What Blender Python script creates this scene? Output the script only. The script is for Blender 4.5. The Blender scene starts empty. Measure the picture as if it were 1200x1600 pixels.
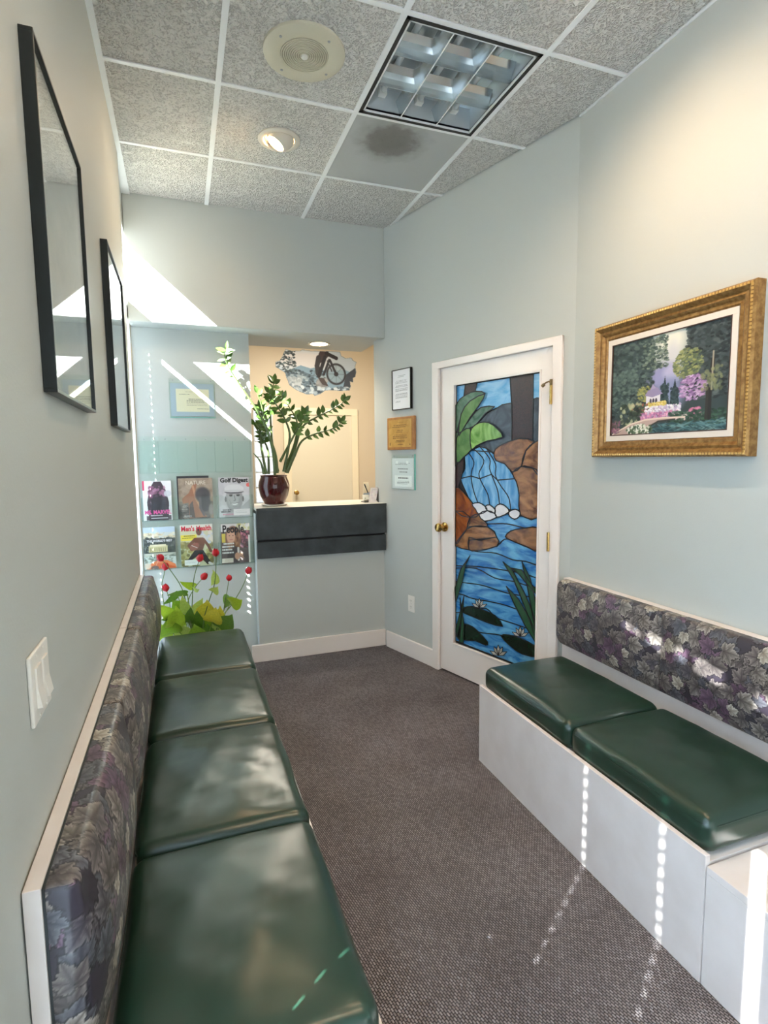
import bpy, bmesh, math, random
import numpy as np
from mathutils import Vector, Matrix
SC = bpy.context.scene
COL = SC.collection
random.seed(7)
rng = np.random.default_rng(7)

# ------------------------------------------------------------------ camera
cd = bpy.data.cameras.new('camera')
cam = bpy.data.objects.new('camera', cd)
COL.objects.link(cam)
cd.sensor_fit = 'HORIZONTAL'; cd.sensor_width = 36.0; cd.lens = 36.0 * 855.13 / 1200.0
cd.clip_start = 0.02; cd.clip_end = 200
def cam_axes(yaw, pitch, roll):
    cy, sy, cp, sp = math.cos(yaw), math.sin(yaw), math.cos(pitch), math.sin(pitch)
    fw = Vector((sy*cp, cy*cp, sp)); rt = Vector((cy, -sy, 0)); up = rt.cross(fw)
    c, s = math.cos(roll), math.sin(roll)
    return c*rt + s*up, -s*rt + c*up, fw
r_, u_, f_ = cam_axes(.351230, -.100395, -.0109451)
cam.matrix_world = Matrix(((r_.x, u_.x, -f_.x, 0), (r_.y, u_.y, -f_.y, 0), (r_.z, u_.z, -f_.z, 1.426), (0, 0, 0, 1)))
SC.camera = cam

# ------------------------------------------------------------------ light and exposure
vs = SC.view_settings
vs.view_transform = 'Standard'; vs.look = 'None'; vs.gamma = 1.0; vs.use_curve_mapping = False
vs.exposure = 1.5
SKY = 0.75; SUN = 40.0; SPOT = 40.0; OFFICE = 28.0
SC.cycles.transparent_max_bounces = 40
wd = bpy.data.worlds.new('daylight'); SC.world = wd; wd.use_nodes = True
bg = wd.node_tree.nodes['Background']
bg.inputs[0].default_value = (.92, .965, 1.0, 1); bg.inputs[1].default_value = SKY
sun_d = bpy.data.lights.new('sun', 'SUN'); sun_d.energy = SUN; sun_d.angle = .0093; sun_d.color = (1, .975, .965)
sun = bpy.data.objects.new('sun', sun_d); COL.objects.link(sun)
sun.rotation_euler = Vector((1.51, 1.0, -1.34)).to_track_quat('-Z', 'Y').to_euler()
sun.location = (-4, -2, 6)
def portal(name, loc, direction, sx, sy):
    d = bpy.data.lights.new(name, 'AREA'); d.shape = 'RECTANGLE'; d.size = sx; d.size_y = sy
    d.cycles.is_portal = True
    o = bpy.data.objects.new(name, d); COL.objects.link(o); o.location = loc
    o.rotation_euler = Vector(direction).to_track_quat('-Z', 'Z').to_euler()
portal('portal_front', (.8, -1.66, 1.25), (0, 1, 0), 1.9, 2.3)
portal('portal_side', (-.36, 3.61, 2.6), (1, 0, 0), .58, .45)
def spot(name, loc, target, energy, color=(1, .72, .45), size=2.3, blend=1.0, radius=.05):
    d = bpy.data.lights.new(name, 'SPOT'); d.energy = energy; d.color = color
    d.spot_size = size; d.spot_blend = blend; d.shadow_soft_size = radius
    o = bpy.data.objects.new(name, d); COL.objects.link(o); o.location = loc
    o.rotation_euler = (Vector(target) - Vector(loc)).to_track_quat('-Z', 'Y').to_euler()
def area(name, loc, direction, energy, sx, sy, color):
    d = bpy.data.lights.new(name, 'AREA'); d.shape = 'RECTANGLE'; d.size = sx; d.size_y = sy
    d.energy = energy; d.color = color
    o = bpy.data.objects.new(name, d); COL.objects.link(o); o.location = loc
    o.rotation_euler = Vector(direction).to_track_quat('-Z', 'Y').to_euler()
area('office_fill', (1.3, 5.7, 2.99), (0, 0, -1), OFFICE, 1.2, .6, (1, .92, .80))  # unseen fill light for the office, no fixture modelled

# ------------------------------------------------------------------ helpers
def lin(c):
    c = np.asarray(c, float) / 255.0
    return np.where(c <= .04045, c / 12.92, ((c + .055) / 1.055) ** 2.4)
def L4(c): return tuple(lin(c)) + (1,)
MATS = {}
def mat(name, col, rough=.5, metal=0.0, bump=None, var=None, coat=0.0, emit=None, spec=.5, sheen=0.0):
    """col sRGB 0-255; bump=(scale,strength,distance); var=(scale, sRGB second colour)"""
    if name in MATS: return MATS[name]
    m = bpy.data.materials.new(name); m.use_nodes = True
    nt = m.node_tree; b = nt.nodes['Principled BSDF']
    b.inputs['Base Color'].default_value = L4(col); b.inputs['Roughness'].default_value = rough
    b.inputs['Metallic'].default_value = metal; b.inputs['Specular IOR Level'].default_value = spec
    b.inputs['Coat Weight'].default_value = coat; b.inputs['Sheen Weight'].default_value = sheen
    tc = nt.nodes.new('ShaderNodeTexCoord')
    if var:
        n = nt.nodes.new('ShaderNodeTexNoise'); n.inputs['Scale'].default_value = var[0]; n.inputs['Detail'].default_value = 4
        nt.links.new(tc.outputs['Object'], n.inputs['Vector'])
        r = nt.nodes.new('ShaderNodeValToRGB')
        r.color_ramp.elements[0].position = .35; r.color_ramp.elements[1].position = .65
        r.color_ramp.elements[0].color = L4(col); r.color_ramp.elements[1].color = L4(var[1])
        nt.links.new(n.outputs['Fac'], r.inputs[0]); nt.links.new(r.outputs[0], b.inputs['Base Color'])
    if bump:
        n2 = nt.nodes.new('ShaderNodeTexNoise'); n2.inputs['Scale'].default_value = bump[0]; n2.inputs['Detail'].default_value = 3
        nt.links.new(tc.outputs['Object'], n2.inputs['Vector'])
        bp = nt.nodes.new('ShaderNodeBump'); bp.inputs['Strength'].default_value = bump[1]; bp.inputs['Distance'].default_value = bump[2]
        nt.links.new(n2.outputs['Fac'], bp.inputs['Height']); nt.links.new(bp.outputs[0], b.inputs['Normal'])
    if emit:
        b.inputs['Emission Color'].default_value = L4(emit[0]); b.inputs['Emission Strength'].default_value = emit[1]
    MATS[name] = m; return m
def print_mat(name, rough=.5, coat=0.0, bump=None, spec=.5):
    m = mat(name, (200, 200, 200), rough, coat=coat, bump=bump, spec=spec)
    nt = m.node_tree
    a = nt.nodes.new('ShaderNodeAttribute'); a.attribute_name = 'print'
    nt.links.new(a.outputs['Color'], nt.nodes['Principled BSDF'].inputs['Base Color'])
    return m
def clear_mat(name, tint, rough=.02, mixmax=1.0, ior=1.45):
    m = bpy.data.materials.new(name); m.use_nodes = True; nt = m.node_tree
    nt.nodes.clear()
    o = nt.nodes.new('ShaderNodeOutputMaterial'); t = nt.nodes.new('ShaderNodeBsdfTransparent'); g = nt.nodes.new('ShaderNodeBsdfGlossy')
    t.inputs[0].default_value = L4(tint); g.inputs['Roughness'].default_value = rough
    # Schlick reflectance on both faces of the sheet (no total reflection at the exit face)
    ge = nt.nodes.new('ShaderNodeNewGeometry'); dt = nt.nodes.new('ShaderNodeVectorMath'); dt.operation = 'DOT_PRODUCT'
    nt.links.new(ge.outputs['Normal'], dt.inputs[0]); nt.links.new(ge.outputs['Incoming'], dt.inputs[1])
    def mth(op, a, b_=None):
        n = nt.nodes.new('ShaderNodeMath'); n.operation = op
        for i, q in enumerate((a, b_)):
            if q is None: continue
            if isinstance(q, (int, float)): n.inputs[i].default_value = q
            else: nt.links.new(q, n.inputs[i])
        return n.outputs[0]
    f0 = ((ior - 1) / (ior + 1)) ** 2
    fr_ = mth('ADD', mth('MULTIPLY', mth('POWER', mth('SUBTRACT', 1.0, mth('ABSOLUTE', dt.outputs['Value'])), 5.0), 1 - f0), f0)
    mx = nt.nodes.new('ShaderNodeMixShader')
    nt.links.new(fr_, mx.inputs[0]); nt.links.new(t.outputs[0], mx.inputs[1]); nt.links.new(g.outputs[0], mx.inputs[2])
    nt.links.new(mx.outputs[0], o.inputs[0]); MATS[name] = m; return m

def thing(name, label, cat, loc=(0, 0, 0), group=None, mtx=None):
    o = bpy.data.objects.new(name, None); COL.objects.link(o)
    o.empty_display_size = .05
    if mtx is not None: o.matrix_world = mtx
    else: o.location = loc
    o['label'] = label; o['category'] = cat
    if group: o['group'] = group
    return o
def link(name, me, m, parent=None, loc=None):
    o = bpy.data.objects.new(name, me); COL.objects.link(o)
    if m is not None and not me.materials: me.materials.append(m)
    if parent is not None: o.parent = parent
    if loc is not None: o.location = loc
    return o
def tag(o, label, cat, group=None):
    o['label'] = label; o['category'] = cat
    if group: o['group'] = group
    return o
def struct(o):
    o['kind'] = 'structure'; return o
class MB:
    """bmesh collector; offset is subtracted so parts sit in their parent's frame"""
    def __init__(s, off=(0, 0, 0)): s.bm = bmesh.new(); s.off = Vector(off)
    def v(s, p): return s.bm.verts.new(Vector(p) - s.off)
    def box(s, x0, x1, y0, y1, z0, z1, bev=0.0, seg=2):
        x0, x1 = min(x0, x1), max(x0, x1); y0, y1 = min(y0, y1), max(y0, y1); z0, z1 = min(z0, z1), max(z0, z1)
        vs_ = [s.v(p) for p in ((x0,y0,z0),(x1,y0,z0),(x1,y1,z0),(x0,y1,z0),(x0,y0,z1),(x1,y0,z1),(x1,y1,z1),(x0,y1,z1))]
        fs = [s.bm.faces.new([vs_[i] for i in f]) for f in ((3,2,1,0),(4,5,6,7),(0,1,5,4),(1,2,6,5),(2,3,7,6),(3,0,4,7))]
        if bev > 0:
            es = list({e for f in fs for e in f.edges})
            bmesh.ops.bevel(s.bm, geom=es, offset=bev, segments=seg, affect='EDGES', profile=.5)
        return s
    def prism(s, pts, d, axis=2):
        """pts: list of 3-D points of a planar polygon; d: extrusion vector"""
        d = Vector(d); n = len(pts)
        a = [s.v(p) for p in pts]; b = [s.v(Vector(p) + d) for p in pts]
        nrm = Vector((0, 0, 0))
        for i in range(n):
            p, q = Vector(pts[i]), Vector(pts[(i+1) % n]); nrm += p.cross(q)
        if nrm.dot(d) > 0: a, b = a[::-1], b[::-1]; 
        s.bm.faces.new(a); s.bm.faces.new(b[::-1])
        for i in range(n): s.bm.faces.new((a[(i+1) % n], a[i], b[i], b[(i+1) % n]))
        return s
    def tube(s, pts, r, n=8, cap=True):
        pts = [Vector(p) for p in pts]
        rs = r if isinstance(r, (list, tuple)) else [r] * len(pts)
        rings = []; ref = None
        for i, p in enumerate(pts):
            t = (pts[min(i+1, len(pts)-1)] - pts[max(i-1, 0)]).normalized()
            if ref is None:
                ref = Vector((0, 0, 1)) if abs(t.z) < .9 else Vector((1, 0, 0))
            a = t.cross(ref).normalized(); b = t.cross(a).normalized(); ref = -b if False else ref
            rings.append([s.v(p + rs[i] * (math.cos(q) * a + math.sin(q) * b)) for q in [2*math.pi*k/n for k in range(n)]])
        for A, B in zip(rings, rings[1:]):
            for k in range(n): s.bm.faces.new((A[k], B[k], B[(k+1) % n], A[(k+1) % n]))
        if cap:
            s.bm.faces.new(rings[0]); s.bm.faces.new(rings[-1][::-1])
        return s
    def lathe(s, c, prof, n=32, axis=(0, 0, 1), cap=True):
        c = Vector(c); ax = Vector(axis).normalized()
        a = ax.orthogonal().normalized(); b = ax.cross(a)
        rings = []
        for r, h in prof:
            if r <= 1e-6: rings.append([s.v(c + ax * h)])
            else: rings.append([s.v(c + ax * h + r * (math.cos(q) * a + math.sin(q) * b)) for q in [2*math.pi*k/n for k in range(n)]])
        for A, B in zip(rings, rings[1:]):
            for k in range(n):
                k2 = (k+1) % n
                if len(A) == 1 and len(B) == 1: continue
                if len(A) == 1: s.bm.faces.new((A[0], B[k2], B[k]))
                elif len(B) == 1: s.bm.faces.new((A[k], A[k2], B[0]))
                else: s.bm.faces.new((A[k], A[k2], B[k2], B[k]))
        return s
    def build(s, name, m, parent=None, smooth=False, fixn=True, loc=None):
        if fixn: bmesh.ops.recalc_face_normals(s.bm, faces=s.bm.faces)
        me = bpy.data.meshes.new(name); s.bm.to_mesh(me); s.bm.free()
        if smooth:
            me.shade_smooth()
            me.set_sharp_from_angle(angle=math.radians(40))
        return link(name, me, m, parent, loc)
def grid_mesh(name, P, m, parent=None, colors=None, smooth=True, closed_u=False):
    """P: (h,w,3) array of points -> quad grid with optional per-vertex print colours (linear)"""
    h, w = P.shape[:2]
    me = bpy.data.meshes.new(name)
    idx = np.arange(h * w).reshape(h, w)
    q = np.stack([idx[:-1, :-1], idx[:-1, 1:], idx[1:, 1:], idx[1:, :-1]], -1).reshape(-1, 4)
    if closed_u:
        q2 = np.stack([idx[:-1, -1], idx[:-1, 0], idx[1:, 0], idx[1:, -1]], -1).reshape(-1, 4); q = np.concatenate([q, q2])
    nf = len(q)
    me.vertices.add(h * w); me.vertices.foreach_set('co', P.reshape(-1).astype(np.float32))
    me.loops.add(nf * 4); me.loops.foreach_set('vertex_index', q.reshape(-1).astype(np.int32))
    me.polygons.add(nf); me.polygons.foreach_set('loop_start', np.arange(0, nf * 4, 4, dtype=np.int32))
    try: me.polygons.foreach_set('loop_total', np.full(nf, 4, np.int32))
    except Exception: pass
    me.update(calc_edges=True)
    if colors is not None:
        a = me.color_attributes.new('print', 'FLOAT_COLOR', 'POINT')
        c = np.ones((h * w, 4), np.float32); c[:, :3] = colors.reshape(-1, 3); a.data.foreach_set('color', c.reshape(-1))
    if smooth: me.shade_smooth()
    me.validate()
    return link(name, me, m, parent)
def rbox_mesh(hx, hy, hz, r, n, crown=0.0, wob=0.0, seed=0, bottom_flat=True):
    """rounded upholstered block: six welded grids mapped to a rounded box with a crowned top"""
    bm = bmesh.new(); vd = {}
    R_ = np.random.default_rng(seed); ph = R_.uniform(0, 6.28, 8)
    def mp(a, b, c):
        k = (round(a, 5), round(b, 5), round(c, 5))
        if k in vd: return vd[k]
        def ax(t, hh):
            # spend a third of the parameter on the rounded rim
            s = abs(t); f = .62
            if s < f: return math.copysign((hh - r) * s / f, t), 0.0
            return math.copysign(hh - r, t), math.copysign((s - f) / (1 - f), t)
        (x, ex), (y, ey), (z, ez) = ax(a, hx), ax(b, hy), ax(c, hz)
        d = Vector((ex, ey, ez)); 
        d = d.normalized() * r if d.length > 1e-6 else d
        p = Vector((x, y, z)) + d
        if p.z > 0:
            u, v = p.x / hx, p.y / hy
            k2 = p.z / hz
            p.z += k2 * (crown * (1 - u*u) * (1 - v*v) + wob * (math.sin(9*u + ph[0] + 3*v) * math.sin(7*v + ph[1]) + .5*math.sin(17*v + 5*u + ph[2])) * max(0, 1 - u**4) * max(0, 1 - v**4))
        p.x += wob * .6 * math.sin(8 * b + ph[3]) * (abs(a) > .99)
        vd[k] = bm.verts.new(p); return vd[k]
    ts = [-1 + 2 * i / n for i in range(n + 1)]
    for f in range(6):
        for i in range(n):
            for j in range(n):
                q = [(ts[i], ts[j]), (ts[i+1], ts[j]), (ts[i+1], ts[j+1]), (ts[i], ts[j+1])]
                sgn = 1 if f % 2 else -1
                P = [{0: (sgn, a, b), 1: (a, sgn, b), 2: (a, b, sgn)}[f // 2] for a, b in q]
                try: bm.faces.new([mp(*p) for p in P])
                except ValueError: pass
    bmesh.ops.recalc_face_normals(bm, faces=bm.faces)
    me = bpy.data.meshes.new('cushion'); bm.to_mesh(me); bm.free(); me.shade_smooth(); return me
# ---- text as mesh
def text(name, body, m, parent, mtx, size, width=None, bold=0.0, extrude=.0004, align='LEFT', shear=0.0):
    cu = bpy.data.curves.new(name, 'FONT'); cu.body = body; cu.size = size; cu.offset = bold; cu.extrude = extrude
    cu.align_x = align; cu.shear = shear; cu.resolution_u = 3
    tmp = bpy.data.objects.new(name, cu); COL.objects.link(tmp)
    dg = bpy.context.evaluated_depsgraph_get(); dg.update()
    me = bpy.data.meshes.new_from_object(tmp.evaluated_get(dg))
    bpy.data.objects.remove(tmp); bpy.data.curves.remove(cu)
    if width:
        xs = [v.co.x for v in me.vertices]
        k = width / max(1e-6, max(xs) - min(xs)); x0 = min(xs)
        for v in me.vertices: v.co.x = (v.co.x - x0) * k
    me.materials.clear()
    o = link(name, me, m, parent); o.matrix_local = mtx
    return o
# ---- raster painter (numpy), y runs down
class Pic:
    def __init__(s, w, h, bg=(255, 255, 255)):
        s.w, s.h = w, h; s.a = np.empty((h, w, 3)); s.a[:] = bg
        s.yy, s.xx = np.mgrid[0:h, 0:w]; s.u = (s.xx + .5) / w; s.v = (s.yy + .5) / h
    def blend(s, mask, c):
        mask = np.clip(mask, 0, 1)[..., None]; s.a = s.a * (1 - mask) + np.asarray(c, float) * mask
    def poly(s, pts, c, al=1.0):
        n = len(pts); ins = np.zeros((s.h, s.w), bool)
        for i in range(n):
            (x0, y0), (x1, y1) = pts[i], pts[(i+1) % n]
            if y0 == y1: continue
            cr = ((y0 > s.v) != (y1 > s.v)) & (s.u < (x1 - x0) * (s.v - y0) / (y1 - y0) + x0)
            ins ^= cr
        s.blend(ins * al, c)
    def ell(s, cx, cy, rx, ry, c, al=1.0, soft=.15, ang=0.0):
        dx, dy = s.u - cx, s.v - cy
        if ang: dx, dy = dx*math.cos(ang) + dy*math.sin(ang), -dx*math.sin(ang) + dy*math.cos(ang)
        d = np.sqrt((dx / rx)**2 + (dy / ry)**2); s.blend(np.clip((1 - d) / soft + .5, 0, 1) * al, c)
    def rect(s, x0, y0, x1, y1, c, al=1.0): s.blend(((s.u >= x0) & (s.u < x1) & (s.v >= y0) & (s.v < y1)) * al, c)
    def line(s, pts, wd, c, al=1.0):
        asp = s.h / s.w
        for (x0, y0), (x1, y1) in zip(pts, pts[1:]):
            dx, dy = x1 - x0, (y1 - y0) * asp; l2 = dx*dx + dy*dy + 1e-12
            t = np.clip(((s.u - x0) * dx + (s.v - y0) * asp * dy) / l2, 0, 1)
            d = np.hypot(s.u - x0 - t*dx, (s.v - y0) * asp - t*dy)
            s.blend(np.clip((wd - d) * s.w + .5, 0, 1) * al, c)
    def dabs(s, n, x0, y0, x1, y1, rmin, rmax, cols, al=.8, shape=None, flat=1.0, ang=0.0, seed=0):
        g = np.random.default_rng(seed); asp = s.w / s.h
        for i in range(n):
            x, y = g.uniform(x0, x1), g.uniform(y0, y1)
            if shape == 'e':
                q, rr = g.uniform(0, 6.283), math.sqrt(g.uniform(0, 1))
                x, y = (x0+x1)/2 + (x1-x0)/2*rr*math.cos(q), (y0+y1)/2 + (y1-y0)/2*rr*math.sin(q)
            r = g.uniform(rmin, rmax); c = np.array(cols[g.integers(len(cols))], float) + g.normal(0, 9)
            rx, ry = r, r * asp * flat; th = ang + g.normal(0, .35)
            m_ = max(rx, ry) * 1.3
            i0, i1 = max(0, int((x-m_)*s.w)), min(s.w, int((x+m_)*s.w)+2); j0, j1 = max(0, int((y-m_)*s.h)), min(s.h, int((y+m_)*s.h)+2)
            if i1 <= i0 or j1 <= j0: continue
            dx, dy = s.u[j0:j1, i0:i1] - x, (s.v[j0:j1, i0:i1] - y) / asp
            a, b = dx*math.cos(th) + dy*math.sin(th), -dx*math.sin(th) + dy*math.cos(th)
            d = np.sqrt((a/rx)**2 + (b/(rx*flat))**2); k = (np.clip((1-d)*3, 0, 1)*al)[..., None]
            s.a[j0:j1, i0:i1] = s.a[j0:j1, i0:i1]*(1-k) + np.clip(c, 0, 255)*k
    def lines_of_text(s, x0, x1, y0, y1, n, c=(70, 70, 75), al=.7, seed=0, th=.35):
        g = np.random.default_rng(seed); p = (y1 - y0) / n
        for i in range(n):
            a, x = y0 + i*p, x0 + (0 if i else .05)
            e = x1 - (g.uniform(0, .25) * (x1 - x0) if g.random() < .4 else 0)
            while x < e:
                wl = g.uniform(.03, .08) * (x1 - x0) * 1.6
                s.rect(x, a, min(x + wl, e), a + p*th, c, al); x += wl + .015*(x1-x0)*1.5
    def lin(s): return lin(np.clip(s.a, 0, 255))
def flat_print(name, pic, m, parent, origin, ux, uy):
    """pic as a colour grid: origin = top-left corner, ux along +u, uy along +v (down)"""
    o, ux, uy = np.array(origin), np.array(ux), np.array(uy)
    us = np.linspace(0, 1, pic.w)[None, :, None]; vs2 = np.linspace(0, 1, pic.h)[:, None, None]
    return grid_mesh(name, o + us*ux + vs2*uy, m, parent, pic.lin(), smooth=False)
def TM(origin, x, y):
    x, y = Vector(x).normalized(), Vector(y).normalized(); z = x.cross(y)
    return Matrix(((x.x, y.x, z.x, origin[0]), (x.y, y.y, z.y, origin[1]), (x.z, y.z, z.z, origin[2]), (0, 0, 0, 1)))

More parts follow.
